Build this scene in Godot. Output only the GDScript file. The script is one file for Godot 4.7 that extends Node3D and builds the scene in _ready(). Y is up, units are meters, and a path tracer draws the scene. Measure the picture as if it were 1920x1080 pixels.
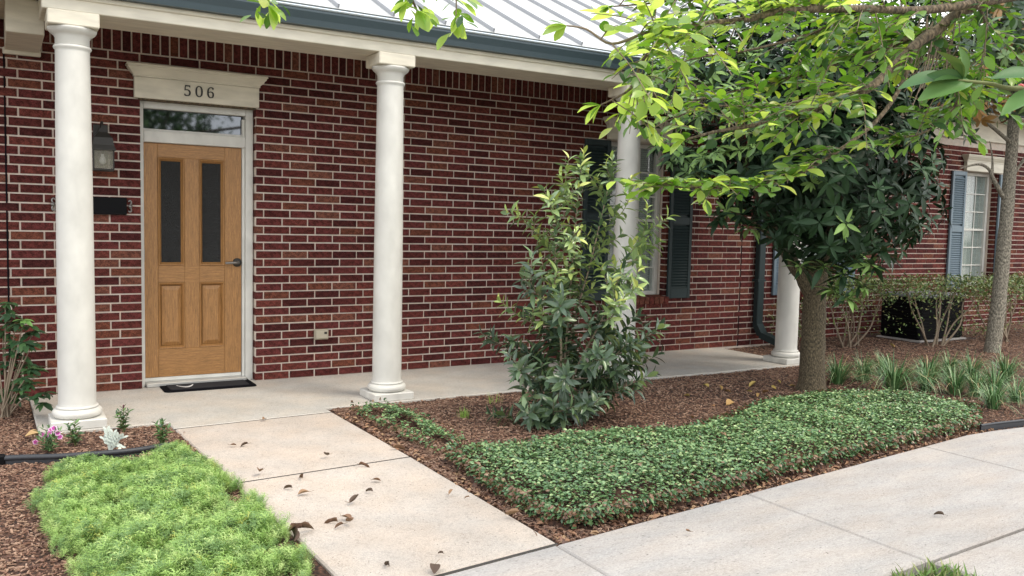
extends Node3D
# Brick office porch with a wooden door, white columns, planting beds and overhanging trees.

# ------------------------------------------------------------------ camera model (from the brick grid)
const EYE := Vector3(-2.4624, 1.6119, 8.6145)
const CR := Vector3(0.85855331, 0.02303609, 0.51220655)
const CU := Vector3(0.01774998, 0.997056, -0.07459408)
const CF := Vector3(0.51241697, -0.07313465, -0.85561684)
const FPX := 1619.08
const COURSE := 0.08128
const BL := 0.26179

var rng := RandomNumberGenerator.new()
var M := {}
var used := {}

func ray(u, v) -> Vector3: return CF + CR * ((u - 960.0) / FPX) + CU * ((540.0 - v) / FPX)
func px(u, v, depth) -> Vector3: return EYE + ray(u, v) * depth
func gp(u, v, y = 0.0) -> Vector3:
	var d := ray(u, v)
	return EYE + d * ((y - EYE.y) / d.y)
func to_px(p: Vector3) -> Vector3:
	var d := p - EYE
	var z := d.dot(CF)
	if z < 0.1: return Vector3(-9999, -9999, z)
	return Vector3(960.0 + FPX * d.dot(CR) / z, 540.0 - FPX * d.dot(CU) / z, z)

# ------------------------------------------------------------------ helpers
func numbered(n: String) -> String:
	if not used.has(n):
		used[n] = 0
		return n
	used[n] += 1
	return "%s_%03d" % [n, used[n]]

func thing(called: String, label: String, category: String, at := Vector3.ZERO, group := "") -> Node3D:
	var o := Node3D.new()
	o.name = numbered(called)
	add_child(o)
	o.position = at
	o.set_meta("label", label)
	o.set_meta("category", category)
	if group != "": o.set_meta("group", group)
	return o

func mi(called: String, mesh: Mesh, mat: Material, parent: Node, xf := Transform3D.IDENTITY) -> MeshInstance3D:
	var o := MeshInstance3D.new()
	o.name = called
	o.mesh = mesh
	o.material_override = mat
	parent.add_child(o, true)
	o.transform = xf
	return o

func tag(o: Node, label: String, category: String, group := "", kind := "") -> void:
	o.set_meta("label", label)
	o.set_meta("category", category)
	if group != "": o.set_meta("group", group)
	if kind != "": o.set_meta("kind", kind)

func structure(called: String, mesh: Mesh, mat: Material) -> MeshInstance3D:
	var o := mi(numbered(called), mesh, mat, self)
	o.set_meta("kind", "structure")
	return o

func lin(r, g, b) -> Color: return Color(r, g, b).linear_to_srgb()

func dull(m: StandardMaterial3D, spec: float) -> StandardMaterial3D:
	m.metallic_specular = spec
	return m

func mat(col: Color, rough := 0.8, metal := 0.0) -> StandardMaterial3D:
	var m := StandardMaterial3D.new()
	m.albedo_color = col
	m.roughness = rough
	m.metallic = metal
	return m

func noise_img(size: int, freq: float, oct: int, sd: int, type := FastNoiseLite.TYPE_SIMPLEX_SMOOTH) -> Image:
	var n := FastNoiseLite.new()
	n.noise_type = type
	n.seed = sd
	n.frequency = freq
	n.fractal_octaves = oct
	return n.get_seamless_image(size, size)

# several grey noise layers -> a colour texture through a function
func tex_from(size: int, f: Callable) -> ImageTexture:
	var im := Image.create(size, size, false, Image.FORMAT_RGB8)
	for y in size:
		for x in size:
			im.set_pixel(x, y, f.call(x, y))
	im.generate_mipmaps()
	return ImageTexture.create_from_image(im)

func triplanar(m: StandardMaterial3D, scale: Vector3, world := true) -> StandardMaterial3D:
	m.uv1_triplanar = true
	m.uv1_world_triplanar = world
	m.uv1_scale = scale
	return m

func quad(st: SurfaceTool, a: Vector3, b: Vector3, c: Vector3, d: Vector3) -> void:
	# a b c d counter-clockwise seen from outside; Godot front faces run clockwise
	for p in [a, c, b, a, d, c]: st.add_vertex(p)

func add_box(st: SurfaceTool, lo: Vector3, hi: Vector3) -> void:
	var p := []
	for i in 8: p.append(Vector3(hi.x if i & 1 else lo.x, hi.y if i & 2 else lo.y, hi.z if i & 4 else lo.z))
	quad(st, p[4], p[5], p[7], p[6]); quad(st, p[1], p[0], p[2], p[3])
	quad(st, p[5], p[1], p[3], p[7]); quad(st, p[0], p[4], p[6], p[2])
	quad(st, p[6], p[7], p[3], p[2]); quad(st, p[0], p[1], p[5], p[4])

func begin(flat := true) -> SurfaceTool:
	var st := SurfaceTool.new()
	st.begin(Mesh.PRIMITIVE_TRIANGLES)
	st.set_smooth_group(4294967295 if flat else 0)
	return st

func done(st: SurfaceTool) -> ArrayMesh:
	st.generate_normals()
	return st.commit()

# box with chamfered edges
func cbox(lo: Vector3, hi: Vector3, ch := 0.004) -> ArrayMesh:
	var st := begin()
	add_cbox(st, lo, hi, ch)
	return done(st)

func add_cbox(st: SurfaceTool, lo: Vector3, hi: Vector3, ch: float) -> void:
	var c := (lo + hi) / 2.0
	var h := (hi - lo) / 2.0
	ch = min(ch, min(h.x, min(h.y, h.z)) * 0.49)
	for ax in 3:
		for s in [-1.0, 1.0]:
			var n := Vector3.ZERO; n[ax] = s
			var u := Vector3.ZERO; u[(ax + 1) % 3] = 1.0
			var v := n.cross(u)
			var hu: float = h[(ax + 1) % 3]
			var hv: float = abs(h.dot(v.abs()))
			var o: Vector3 = c + n * h[ax]
			quad(st, o - u * (hu - ch) - v * (hv - ch), o + u * (hu - ch) - v * (hv - ch), o + u * (hu - ch) + v * (hv - ch), o - u * (hu - ch) + v * (hv - ch))
	# edge chamfers
	for ax in 3:
		var b := (ax + 1) % 3
		var d := (ax + 2) % 3
		for sb in [-1.0, 1.0]:
			for sd in [-1.0, 1.0]:
				var e := Vector3.ZERO; e[ax] = h[ax] - ch
				var pb := Vector3.ZERO; pb[b] = sb * h[b]; pb[d] = sd * (h[d] - ch)
				var pd := Vector3.ZERO; pd[b] = sb * (h[b] - ch); pd[d] = sd * h[d]
				if sb * sd > 0: quad(st, c + pd - e, c + pd + e, c + pb + e, c + pb - e)
				else: quad(st, c + pb - e, c + pb + e, c + pd + e, c + pd - e)
	for sx in [-1.0, 1.0]:
		for sy in [-1.0, 1.0]:
			for sz in [-1.0, 1.0]:
				var A := c + Vector3(sx * h.x, sy * (h.y - ch), sz * (h.z - ch))
				var B := c + Vector3(sx * (h.x - ch), sy * h.y, sz * (h.z - ch))
				var C := c + Vector3(sx * (h.x - ch), sy * (h.y - ch), sz * h.z)
				for p in ([A, C, B] if sx * sy * sz > 0 else [A, B, C]): st.add_vertex(p)

# profile of (radius, y) turned round the y axis, smooth
func lathe(profile: Array, n := 40) -> ArrayMesh:
	var st := begin(false)
	for i in profile.size():
		for k in n + 1:
			var a := TAU * k / n
			st.add_vertex(Vector3(cos(a) * profile[i][0], profile[i][1], sin(a) * profile[i][0]))
	for i in profile.size() - 1:
		for k in n:
			var a := i * (n + 1) + k
			for q in [a, a + 1, a + n + 2, a, a + n + 2, a + n + 1]: st.add_index(q)
	st.generate_normals()
	return st.commit()

# tube along points with radii
func add_tube(st: SurfaceTool, pts: Array, rad: Array, n := 8, base := 0, wob := 0.0) -> int:
	var up := Vector3(0.3, 0.1, 0.9)
	for i in pts.size():
		var t: Vector3 = (pts[min(i + 1, pts.size() - 1)] - pts[max(i - 1, 0)]).normalized()
		var a := t.cross(up).normalized()
		if a.length() < 0.5: a = t.cross(Vector3.RIGHT).normalized()
		var b := a.cross(t)
		up = b
		for k in n:
			var w := TAU * k / n
			var r: float = rad[i] * (1.0 + wob * rng.randf_range(-1, 1))
			st.add_vertex(pts[i] + (a * cos(w) + b * sin(w)) * r)
	for i in pts.size() - 1:
		for k in n:
			var p := base + i * n + k
			var q := base + i * n + (k + 1) % n
			for s in [p, q, q + n, p, q + n, p + n]: st.add_index(s)
	return base + pts.size() * n

func tube(pts: Array, rad: Array, n := 8, wob := 0.0) -> ArrayMesh:
	var st := begin(false)
	add_tube(st, pts, rad, n, 0, wob)
	st.generate_normals()
	return st.commit()

func smooth_path(pts: Array, per := 5) -> Array:
	var c := []
	for i in pts.size() - 1:
		var p0: Vector3 = pts[max(i - 1, 0)]
		var p1: Vector3 = pts[i]
		var p2: Vector3 = pts[i + 1]
		var p3: Vector3 = pts[min(i + 2, pts.size() - 1)]
		for k in per: c.append(p1.cubic_interpolate(p2, p0, p3, float(k) / per))
	c.append(pts[-1])
	return c

func taper(n: int, a: float, b: float) -> Array:
	var r := []
	for i in n: r.append(lerp(a, b, float(i) / max(1, n - 1)))
	return r

# slab from a polygon in x,z with a small chamfer on its top edge
func slab_mesh(poly: PackedVector2Array, top: float, bottom: float, ch := 0.007) -> ArrayMesh:
	if Geometry2D.is_polygon_clockwise(poly): poly.reverse()
	var st := begin()
	var inner := PackedVector2Array()
	var n := poly.size()
	for i in n:
		var a := poly[(i + n - 1) % n]; var b := poly[i]; var c := poly[(i + 1) % n]
		var d1 := (b - a).normalized(); var d2 := (c - b).normalized()
		var n1 := Vector2(-d1.y, d1.x); var n2 := Vector2(-d2.y, d2.x)
		var m := (n1 + n2).normalized()
		inner.append(b + m * ch / max(0.3, m.dot(n1)))
	var tri := Geometry2D.triangulate_polygon(inner)
	for i in range(0, tri.size(), 3):
		var v := []
		for k in 3: v.append(Vector3(inner[tri[i + k]].x, top, inner[tri[i + k]].y))
		if (v[1] - v[0]).cross(v[2] - v[0]).y > 0: v = [v[0], v[2], v[1]]
		for p in v: st.add_vertex(p)
	for i in n:
		var a := poly[i]; var b := poly[(i + 1) % n]; var ia := inner[i]; var ib := inner[(i + 1) % n]
		var A := Vector3(a.x, top - ch, a.y); var B := Vector3(b.x, top - ch, b.y)
		quad(st, B, A, Vector3(ia.x, top, ia.y), Vector3(ib.x, top, ib.y))
		quad(st, Vector3(b.x, bottom, b.y), Vector3(a.x, bottom, a.y), A, B)
	return done(st)

# profile polygon (z,y) swept along x from x0 to x1
func sweep_x(prof: Array, x0: float, x1: float, shrink := 0.0) -> ArrayMesh:
	var st := begin()
	var n := prof.size()
	for i in n:
		var a: Vector2 = prof[i]; var b: Vector2 = prof[(i + 1) % n]
		quad(st, Vector3(x0, a.y, a.x), Vector3(x1, a.y, a.x), Vector3(x1, b.y, b.x), Vector3(x0, b.y, b.x))
	var tri := Geometry2D.triangulate_polygon(PackedVector2Array(prof))
	for i in range(0, tri.size(), 3):
		for e in 2:
			var v := []
			for k in 3: v.append(Vector3(x1 if e else x0, prof[tri[i + k]].y, prof[tri[i + k]].x))
			var nn: Vector3 = (v[1] - v[0]).cross(v[2] - v[0])
			if (nn.x > 0) == (e == 1): v = [v[0], v[2], v[1]]
			for p in v: st.add_vertex(p)
	return done(st)

# ------------------------------------------------------------------ leaves
# a leaf from the origin along +y, width along x, upper side +z; kind 0 elliptic, 1 obovate, 2 lanceolate
func leaf_mesh(w: float, kind: int, fold := 0.25, curl := 0.2, seg := 5, roll := 0.0) -> ArrayMesh:
	var st := begin(false)
	add_leaf(st, Transform3D.IDENTITY, w, kind, fold, curl, seg, 0, roll)
	st.generate_normals()
	return st.commit()

func add_leaf(st: SurfaceTool, xf: Transform3D, w: float, kind: int, fold: float, curl: float, seg: int, base: int, roll := 0.0) -> int:
	for i in seg + 1:
		var t := float(i) / seg
		var hw := 0.0
		if kind == 0: hw = w * pow(sin(PI * clamp(t, 0.02, 0.985)), 0.75)
		elif kind == 1: hw = w * pow(sin(PI * clamp(pow(t, 1.55), 0.006, 0.97)), 0.7)
		else: hw = w * pow(sin(PI * clamp(pow(t, 0.85), 0.02, 0.995)), 0.9)
		var zc := -curl * t * t
		var ze := zc + fold * hw * 1.6
		if roll > 0.0:
			var th := roll * hw / w
			hw = hw * cos(th * 0.8)
			ze = zc + w * sin(th)
		for v in [Vector3(-hw, t, ze), Vector3(0, t, zc), Vector3(hw, t, ze)]: st.add_vertex(xf * v)
	for i in seg:
		for k in 2:
			var a := base + i * 3 + k
			for q in [a, a + 4, a + 1, a, a + 3, a + 4]: st.add_index(q)
	return base + (seg + 1) * 3

func leaf_xf(at: Vector3, dir: Vector3, nrm: Vector3, size: float) -> Transform3D:
	var y := dir.normalized()
	var x := y.cross(nrm)
	if x.length() < 0.05: x = y.cross(Vector3(0.7, 0.2, 0.6))
	x = x.normalized()
	var z := x.cross(y)
	return Transform3D(Basis(x * size, y * size, z * size), at)

func leaf_mat(col: Color, rough: float, back: float, vcol: bool) -> StandardMaterial3D:
	var m := mat(Color.WHITE if vcol else col.linear_to_srgb(), rough)
	m.vertex_color_use_as_albedo = vcol
	m.cull_mode = BaseMaterial3D.CULL_DISABLED
	if back > 0.0:
		m.backlight_enabled = true
		m.backlight = Color(0.9, 1.0, 0.45) * back
	return m

# the nmax largest in view become parts, the rest one part of stuff. items: [Transform3D, palette index, mesh index]
func foliage(parent: Node3D, meshes: Array, items: Array, palette: Array, rough: float, back: float, part := "leaf", nmax := 300, stuff := "foliage", spec := 0.5) -> void:
	var inv := parent.transform.affine_inverse()
	var order := []
	for i in items.size():
		var q := to_px(items[i][0].origin)
		var s: float = -1.0
		if q.z > 0.2 and q.x > -10 and q.x < 1930 and q.y > -10 and q.y < 1090: s = items[i][0].basis.y.length() / q.z
		order.append([s, i])
	order.sort_custom(func(a, b): return a[0] > b[0] if a[0] != b[0] else a[1] < b[1])
	var mats := []
	for c in palette: mats.append(dull(leaf_mat(c, rough, back, false), spec))
	var rest := []
	for k in order.size():
		var it = items[order[k][1]]
		if k < nmax and order[k][0] > 0.0:
			mi(part, meshes[it[2]], mats[it[1]], parent, inv * it[0])
		else: rest.append(it)
	for mk in meshes.size():
		var list := rest.filter(func(it): return it[2] == mk)
		if list.is_empty(): continue
		var o := multi(stuff, meshes[mk], dull(leaf_mat(Color.WHITE, rough, back, true), spec), parent, list, palette, inv)
		o.set_meta("kind", "stuff")

func multi(called: String, mesh: Mesh, m: Material, parent: Node, list: Array, palette: Array, inv := Transform3D.IDENTITY) -> MultiMeshInstance3D:
	var mm := MultiMesh.new()
	mm.transform_format = MultiMesh.TRANSFORM_3D
	mm.use_colors = true
	mm.mesh = mesh
	mm.instance_count = list.size()
	for i in list.size():
		mm.set_instance_transform(i, inv * list[i][0])
		mm.set_instance_color(i, palette[list[i][1]])
	var o := MultiMeshInstance3D.new()
	o.name = called
	o.multimesh = mm
	o.material_override = m
	parent.add_child(o, true)
	return o

func rv(s := 1.0) -> Vector3: return Vector3(rng.randf_range(-s, s), rng.randf_range(-s, s), rng.randf_range(-s, s))

# ------------------------------------------------------------------ scene
func _ready() -> void:
	rng.seed = 506
	make_camera_and_light()
	make_materials()
	make_ground()
	make_building()
	make_small_objects()
	make_plants()
	make_trees()
	make_fallen_leaves()

func make_camera_and_light() -> void:
	var cam := Camera3D.new()
	cam.name = "camera"
	cam.fov = rad_to_deg(2.0 * atan(540.0 / FPX))
	cam.near = 0.05
	cam.far = 600.0
	add_child(cam)
	cam.transform = Transform3D(Basis(CR, CU, -CF), EYE)
	cam.current = true
	var sky_mat := ProceduralSkyMaterial.new()
	sky_mat.sky_top_color = Color(0.87, 0.885, 0.905)
	sky_mat.sky_horizon_color = Color(0.96, 0.95, 0.935)
	sky_mat.sky_curve = 0.2
	sky_mat.ground_horizon_color = Color(0.62, 0.62, 0.58)
	sky_mat.ground_bottom_color = Color(0.40, 0.40, 0.36)
	sky_mat.sun_angle_max = 0.0
	var sky := Sky.new()
	sky.sky_material = sky_mat
	var env := Environment.new()
	env.background_mode = Environment.BG_SKY
	env.sky = sky
	env.tonemap_mode = Environment.TONE_MAPPER_LINEAR
	env.tonemap_exposure = 2.9
	env.sdfgi_enabled = true
	env.ssao_enabled = true
	env.ssil_enabled = true
	var we := WorldEnvironment.new()
	we.name = "environment"
	we.environment = env
	add_child(we)
	var sun := DirectionalLight3D.new()
	sun.name = "sun"
	sun.light_energy = 0.3
	sun.light_color = Color(1.0, 0.96, 0.9)
	sun.light_angular_distance = 22.0
	sun.shadow_enabled = true
	add_child(sun)
	sun.look_at_from_position(Vector3.ZERO, -Vector3(0.30, 0.86, 0.42), Vector3.RIGHT)

func make_materials() -> void:
	# brick clay: blotchy multiplier over the tone of each brick
	var a := noise_img(512, 0.012, 4, 11)
	var b := noise_img(512, 0.05, 3, 12)
	var c := noise_img(512, 0.16, 2, 13)
	M.brick_tex = tex_from(512, func(x, y):
		var v := 0.56 + 0.46 * a.get_pixel(x, y).r + 0.50 * (b.get_pixel(x, y).r - 0.5) + 0.30 * (c.get_pixel(x, y).r - 0.5)
		var w := smoothstep(0.66, 0.80, b.get_pixel((x * 2) % 512, (y * 2 + 90) % 512).r) * 0.6
		return Color(v + w * 0.45, v + w * 0.55, v + w * 0.5).clamp())
	M.brick_bump = ImageTexture.create_from_image(c)
	# concrete
	var ca := noise_img(1024, 0.004, 5, 21)
	var cb := noise_img(1024, 0.09, 3, 22)
	var cc := noise_img(1024, 0.22, 1, 23)
	var fleck := FastNoiseLite.new()
	fleck.noise_type = FastNoiseLite.TYPE_CELLULAR
	fleck.frequency = 0.045
	fleck.seed = 5
	fleck.cellular_return_type = FastNoiseLite.RETURN_DISTANCE
	var fl := fleck.get_seamless_image(1024, 1024)
	var pick := noise_img(1024, 0.02, 2, 24)
	M.concrete_tex = tex_from(1024, func(x, y):
		var v := 0.87 + 0.08 * (ca.get_pixel(x, y).r - 0.5) + 0.12 * (cb.get_pixel(x, y).r - 0.5) + 0.16 * (cc.get_pixel(x, y).r - 0.5)
		var d: float = fl.get_pixel(x, y).r
		if d < 0.17 and pick.get_pixel(x, y).r > 0.50: v *= 0.62
		v *= 1.0 - 0.05 * smoothstep(0.52, 0.80, cb.get_pixel((x / 3 + 77) % 1024, (y / 3 + 50) % 1024).r)
		var warm := 0.03 * (ca.get_pixel((x + 300) % 1024, y).r - 0.5)
		return Color(v + warm, v, v - warm).clamp())
	M.concrete_bump = ImageTexture.create_from_image(cb)
	M.porch = concrete(lin(0.66, 0.62, 0.56), 0.75)
	M.walk = concrete(lin(0.65, 0.565, 0.49), 0.9)
	M.sidewalk = concrete(lin(0.50, 0.465, 0.44), 0.9)
	M.sidewalk.uv1_scale = Vector3(0.28, 0.5, 0.95)
	# mulch floor
	var ma := noise_img(512, 0.05, 4, 31)
	var mb := noise_img(512, 0.01, 3, 32)
	var mt := tex_from(512, func(x, y):
		var v := 0.45 + 0.9 * (ma.get_pixel(x, y).r - 0.35) + 0.3 * (mb.get_pixel(x, y).r - 0.5)
		return Color(v, v * 0.93, v * 0.88).clamp())
	M.mulch = triplanar(mat(lin(0.18, 0.10, 0.068), 0.95), Vector3(1.3, 1.3, 1.3))
	M.mulch.albedo_texture = mt
	M.lawn = triplanar(mat(lin(0.10, 0.14, 0.05), 0.95), Vector3(0.7, 0.7, 0.7))
	M.lawn.albedo_texture = mt
	# bark
	var ba := noise_img(512, 0.03, 4, 41)
	var bt := tex_from(512, func(x, y):
		var v := 0.55 + 0.9 * (ba.get_pixel(x, y).r - 0.4)
		return Color(v, v, v * 0.96).clamp())
	M.bark_grey = bark(bt, lin(0.50, 0.45, 0.385), 1.2)
	M.bark_olive = bark(bt, lin(0.23, 0.18, 0.12), 1.5)
	M.bark_brown = bark(bt, lin(0.30, 0.225, 0.155), 1.0)
	M.twig = mat(lin(0.22, 0.17, 0.12), 0.85)
	M.green_stem = mat(lin(0.15, 0.17, 0.06), 0.8)
	# oak: long grain
	var oa := noise_img(512, 0.02, 3, 51)
	var ob := noise_img(512, 0.035, 3, 52)
	var ot := tex_from(512, func(x, y):
		var g: float = oa.get_pixel(x, y).r
		var ring: float = 0.5 + 0.5 * sin(g * 42.0)
		var v: float = 0.86 + 0.12 * (ring - 0.5) + 0.24 * (ob.get_pixel(x, y).r - 0.5)
		return Color(v, v * 0.97, v * 0.93).clamp())
	M.oak_v = triplanar(mat(lin(0.46, 0.245, 0.09), 0.42), Vector3(3.6, 0.28, 3.6))
	M.oak_v.albedo_texture = ot
	M.oak_h = triplanar(mat(lin(0.46, 0.245, 0.09), 0.42), Vector3(0.28, 3.6, 3.6))
	M.oak_h.albedo_texture = ot
	# paint with faint unevenness
	var pa := noise_img(256, 0.02, 4, 61)
	var pt := tex_from(256, func(x, y):
		var v := 0.93 + 0.12 * (pa.get_pixel(x, y).r - 0.5)
		return Color(v, v, v * 0.99).clamp())
	M.white = triplanar(mat(lin(0.72, 0.71, 0.68), 0.5), Vector3(0.9, 0.5, 0.9))
	M.white.albedo_texture = pt
	M.cream = triplanar(mat(lin(0.78, 0.73, 0.62), 0.6), Vector3(0.5, 2.0, 2.0))
	M.cream.albedo_texture = pt
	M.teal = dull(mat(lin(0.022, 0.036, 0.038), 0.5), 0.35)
	M.slate_blue = mat(lin(0.13, 0.18, 0.22), 0.45)  # the same shutter teal, with skylight put into a lighter, bluer colour
	M.gutter = mat(lin(0.055, 0.082, 0.098), 0.4)
	M.seam = mat(lin(0.30, 0.31, 0.33), 0.5, 0.2)  # greyer than the panels: shade on the seam sides put into the colour
	M.roof = triplanar(mat(lin(0.60, 0.61, 0.62), 0.42, 0.2), Vector3(0.6, 0.6, 0.6))
	M.roof.albedo_texture = pt
	M.lip = mat(lin(0.5, 0.55, 0.6), 0.3, 0.5)
	M.mortar = triplanar(mat(lin(0.84, 0.73, 0.63), 0.95), Vector3(2, 2, 2))
	M.mortar.albedo_texture = M.concrete_tex
	M.black = dull(mat(lin(0.006, 0.006, 0.007), 0.5), 0.2)
	M.black_rough = dull(mat(lin(0.008, 0.008, 0.010), 0.95), 0.1)
	M.iron = mat(lin(0.03, 0.028, 0.025), 0.5, 0.3)
	M.steel = mat(lin(0.25, 0.24, 0.23), 0.35, 0.9)
	M.rubber = mat(lin(0.03, 0.033, 0.04), 0.5)
	M.white_flat = mat(lin(0.7, 0.7, 0.7), 0.8)
	M.ink = mat(lin(0.015, 0.015, 0.015), 0.5)
	M.room = mat(lin(0.05, 0.05, 0.045), 0.9)
	M.blind = mat(lin(0.30, 0.31, 0.26), 0.7)
	M.aluminium = mat(lin(0.6, 0.6, 0.58), 0.35, 0.7)
	M.mirror_glass = mat(lin(0.12, 0.13, 0.145), 0.03, 1.0)
	M.rain_glass = dull(mat(lin(0.016, 0.018, 0.019), 0.25), 0.45)
	M.rain_glass.normal_enabled = true
	var rn := noise_img(256, 0.12, 2, 71)
	rn.bump_map_to_normal_map(6.0)
	M.rain_glass.normal_texture = ImageTexture.create_from_image(rn)
	triplanar(M.rain_glass, Vector3(3, 3, 3))
	M.pane = mat(Color(0.75, 0.82, 0.80, 0.22), 0.02)
	M.pane.transparency = BaseMaterial3D.TRANSPARENCY_ALPHA
	M.bulb = mat(lin(0.8, 0.8, 0.76), 0.2)
	M.lamp_glass = mat(Color(0.62, 0.60, 0.56, 0.28), 0.08)
	M.lamp_glass.transparency = BaseMaterial3D.TRANSPARENCY_ALPHA

func concrete(col: Color, rough: float) -> StandardMaterial3D:
	var m := triplanar(mat(col, rough), Vector3(0.55, 0.55, 0.55))
	m.albedo_texture = M.concrete_tex
	m.heightmap_enabled = true
	m.heightmap_texture = M.concrete_bump
	m.heightmap_scale = 0.15
	return m

func bark(t: Texture2D, col: Color, k: float) -> StandardMaterial3D:
	var m := triplanar(mat(col, 0.9), Vector3(3.0 * k, 1.2 * k, 3.0 * k))
	m.albedo_texture = t
	m.heightmap_enabled = true
	m.heightmap_texture = t
	m.heightmap_scale = 1.0
	return m

# ------------------------------------------------------------------ ground
var edge_noise := FastNoiseLite.new()

func sidewalk_z(x: float) -> float:
	# the edge of the pavement towards the building
	if x < 4.3: return 5.065 - 0.1105 * (x + 0.03)
	return 4.587 + 0.09 * (x - 4.3) * (x - 4.3)

func mulch_y(x: float, z: float) -> float:
	var h := -0.022 + 0.012 * edge_noise.get_noise_2d(x * 9.0, z * 9.0)
	h += 0.075 * smoothstep(6.2, 9.0, x) * smoothstep(4.0, 2.0, z)
	if x > 0.4 and x < 6.0: h += 0.03 * smoothstep(1.6, 2.1, z) * smoothstep(4.6, 4.0, z)
	return h

func make_ground() -> void:
	edge_noise.seed = 3
	edge_noise.frequency = 0.6
	var g := PlaneMesh.new()
	g.size = Vector2(400, 400)
	var go := structure("ground", g, M.lawn)
	go.position = Vector3(0, -0.06, 0)
	structure("added_bounce_lot", slab_mesh(PackedVector2Array([Vector2(-40, 9.4), Vector2(40, 9.4), Vector2(40, 45), Vector2(-40, 45)]), -0.05, -0.2, 0.02), M.sidewalk)  # unseen pale slab, added behind the viewer to bounce light under the porch
	# mulch beds as uneven sheets
	for bed in [[-6.0, -1.0, -0.1, 8.0], [-0.2, 15.0, 0.02, 5.6]]:
		var st := begin(false)
		var nx := int((bed[1] - bed[0]) / 0.08)
		var nz := int((bed[3] - bed[2]) / 0.08)
		for j in nz + 1:
			for i in nx + 1:
				var x: float = lerp(bed[0], bed[1], float(i) / nx)
				var z: float = lerp(bed[2], bed[3], float(j) / nz)
				st.add_vertex(Vector3(x, mulch_y(x, z), z))
		for j in nz:
			for i in nx:
				var a := j * (nx + 1) + i
				for q in [a, a + 1, a + nx + 2, a, a + nx + 2, a + nx + 1]: st.add_index(q)
		st.generate_normals()
		structure("mulch_bed", st.commit(), M.mulch)
	# bark chips
	var pal := [Color(0.25, 0.15, 0.10), Color(0.18, 0.10, 0.07), Color(0.33, 0.21, 0.145), Color(0.11, 0.06, 0.044), Color(0.38, 0.25, 0.18), Color(0.20, 0.105, 0.07)]
	var bm := BoxMesh.new()
	bm.size = Vector3(1, 1, 1)
	var list := []
	for k in 150000:
		var x: float; var z: float
		if k % 5 == 0:
			x = rng.randf_range(-3.2, -1.2); z = rng.randf_range(0.05, 5.0)
			if z < 1.50 and x > -2.24: continue
			if x > -1.315 and z < 1.68: continue
			if x > -1.26: continue
		else:
			var t := rng.randf()
			x = -0.02 + 13.5 * t * t if k % 2 else rng.randf_range(-0.02, 13.0)
			z = rng.randf_range(0.06, 5.1)
			if z > sidewalk_z(x) - 0.012: continue
			if x < 6.03 and z < 1.505: continue
			if x < 0.0 and z < 1.69: continue
			if x > 8.75 and x < 10.3 and z < 1.15: continue
			if x < 0.0 and z > 1.6: continue
		var s := Vector3(rng.randf_range(0.008, 0.032), rng.randf_range(0.003, 0.006), rng.randf_range(0.003, 0.008))
		if rng.randf() < 0.06: s *= 1.5
		var bs := Basis.from_euler(Vector3(rng.randf_range(-0.4, 0.4), rng.randf_range(0, TAU), rng.randf_range(-0.35, 0.35)))
		list.append([Transform3D(bs.scaled_local(s), Vector3(x, mulch_y(x, z) + rng.randf_range(0.0, 0.012), z)), rng.randi() % 6])
	var cm := mat(Color.WHITE, 0.95)
	cm.vertex_color_use_as_albedo = true
	var o := multi("mulch_chips", bm, cm, self, list, pal)
	tag(o, "reddish brown shredded bark mulch covering the planting beds", "mulch", "", "stuff")
	# concrete
	var porch := structure("porch_floor", slab_mesh(PackedVector2Array([Vector2(-2.235, -0.25), Vector2(6.01, -0.25), Vector2(6.01, 1.49), Vector2(-0.05, 1.50), Vector2(-0.05, 1.655), Vector2(-1.32, 1.725), Vector2(-1.32, 1.49), Vector2(-2.215, 1.49)]), 0.0, -0.12), M.porch)
	porch.set_meta("kind", "structure")
	structure("path", slab_mesh(PackedVector2Array([Vector2(-1.31, 1.741), Vector2(-0.045, 1.671), Vector2(-0.025, 3.223), Vector2(-1.235, 3.309)]), -0.003, -0.12, 0.009), M.walk)
	structure("path", slab_mesh(PackedVector2Array([Vector2(-1.235, 3.325), Vector2(-0.025, 3.239), Vector2(-0.03, 5.055), Vector2(-1.15, 5.179), Vector2(-1.17, 4.4)]), -0.003, -0.12, 0.009), M.walk)
	var jf := begin()
	for q in [[Vector2(-1.32, 1.725), Vector2(-0.05, 1.655)], [Vector2(-1.235, 3.309), Vector2(-0.028, 3.223)], [Vector2(-1.15, 5.178), Vector2(-0.03, 5.055)]]:
		var a: Vector2 = q[0]; var b: Vector2 = q[1]
		quad(jf, Vector3(a.x, -0.005, a.y + 0.018), Vector3(b.x, -0.005, b.y + 0.018), Vector3(b.x, -0.005, b.y - 0.002), Vector3(a.x, -0.005, a.y - 0.002))
	structure("joint_filler", done(jf), mat(lin(0.05, 0.045, 0.04), 0.95))
	# pavement slabs with open joints
	var xs := [-4.2, -1.16, -0.045, 1.475, 3.6, 5.6, 8.0, 11.0]
	for i in xs.size() - 1:
		var p := PackedVector2Array()
		var n := 6
		for k in n + 1:
			var x: float = lerp(xs[i] + 0.004, xs[i + 1] - 0.004, float(k) / n)
			p.append(Vector2(x, sidewalk_z(x) + 0.008))
		p.append(Vector2(xs[i + 1] - 0.004, 6.10 - 0.055 * (xs[i + 1] - 1.48)))
		p.append(Vector2(xs[i] + 0.004, 6.10 - 0.055 * (xs[i] - 1.48)))
		structure("pavement", slab_mesh(p, -0.004, -0.12, 0.010), M.sidewalk)
	structure("pavement", slab_mesh(PackedVector2Array([Vector2(1.50, 6.125), Vector2(5.0, 5.932), Vector2(5.0, 8.2), Vector2(1.50, 8.2)]), -0.004, -0.12, 0.012), M.sidewalk)

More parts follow.
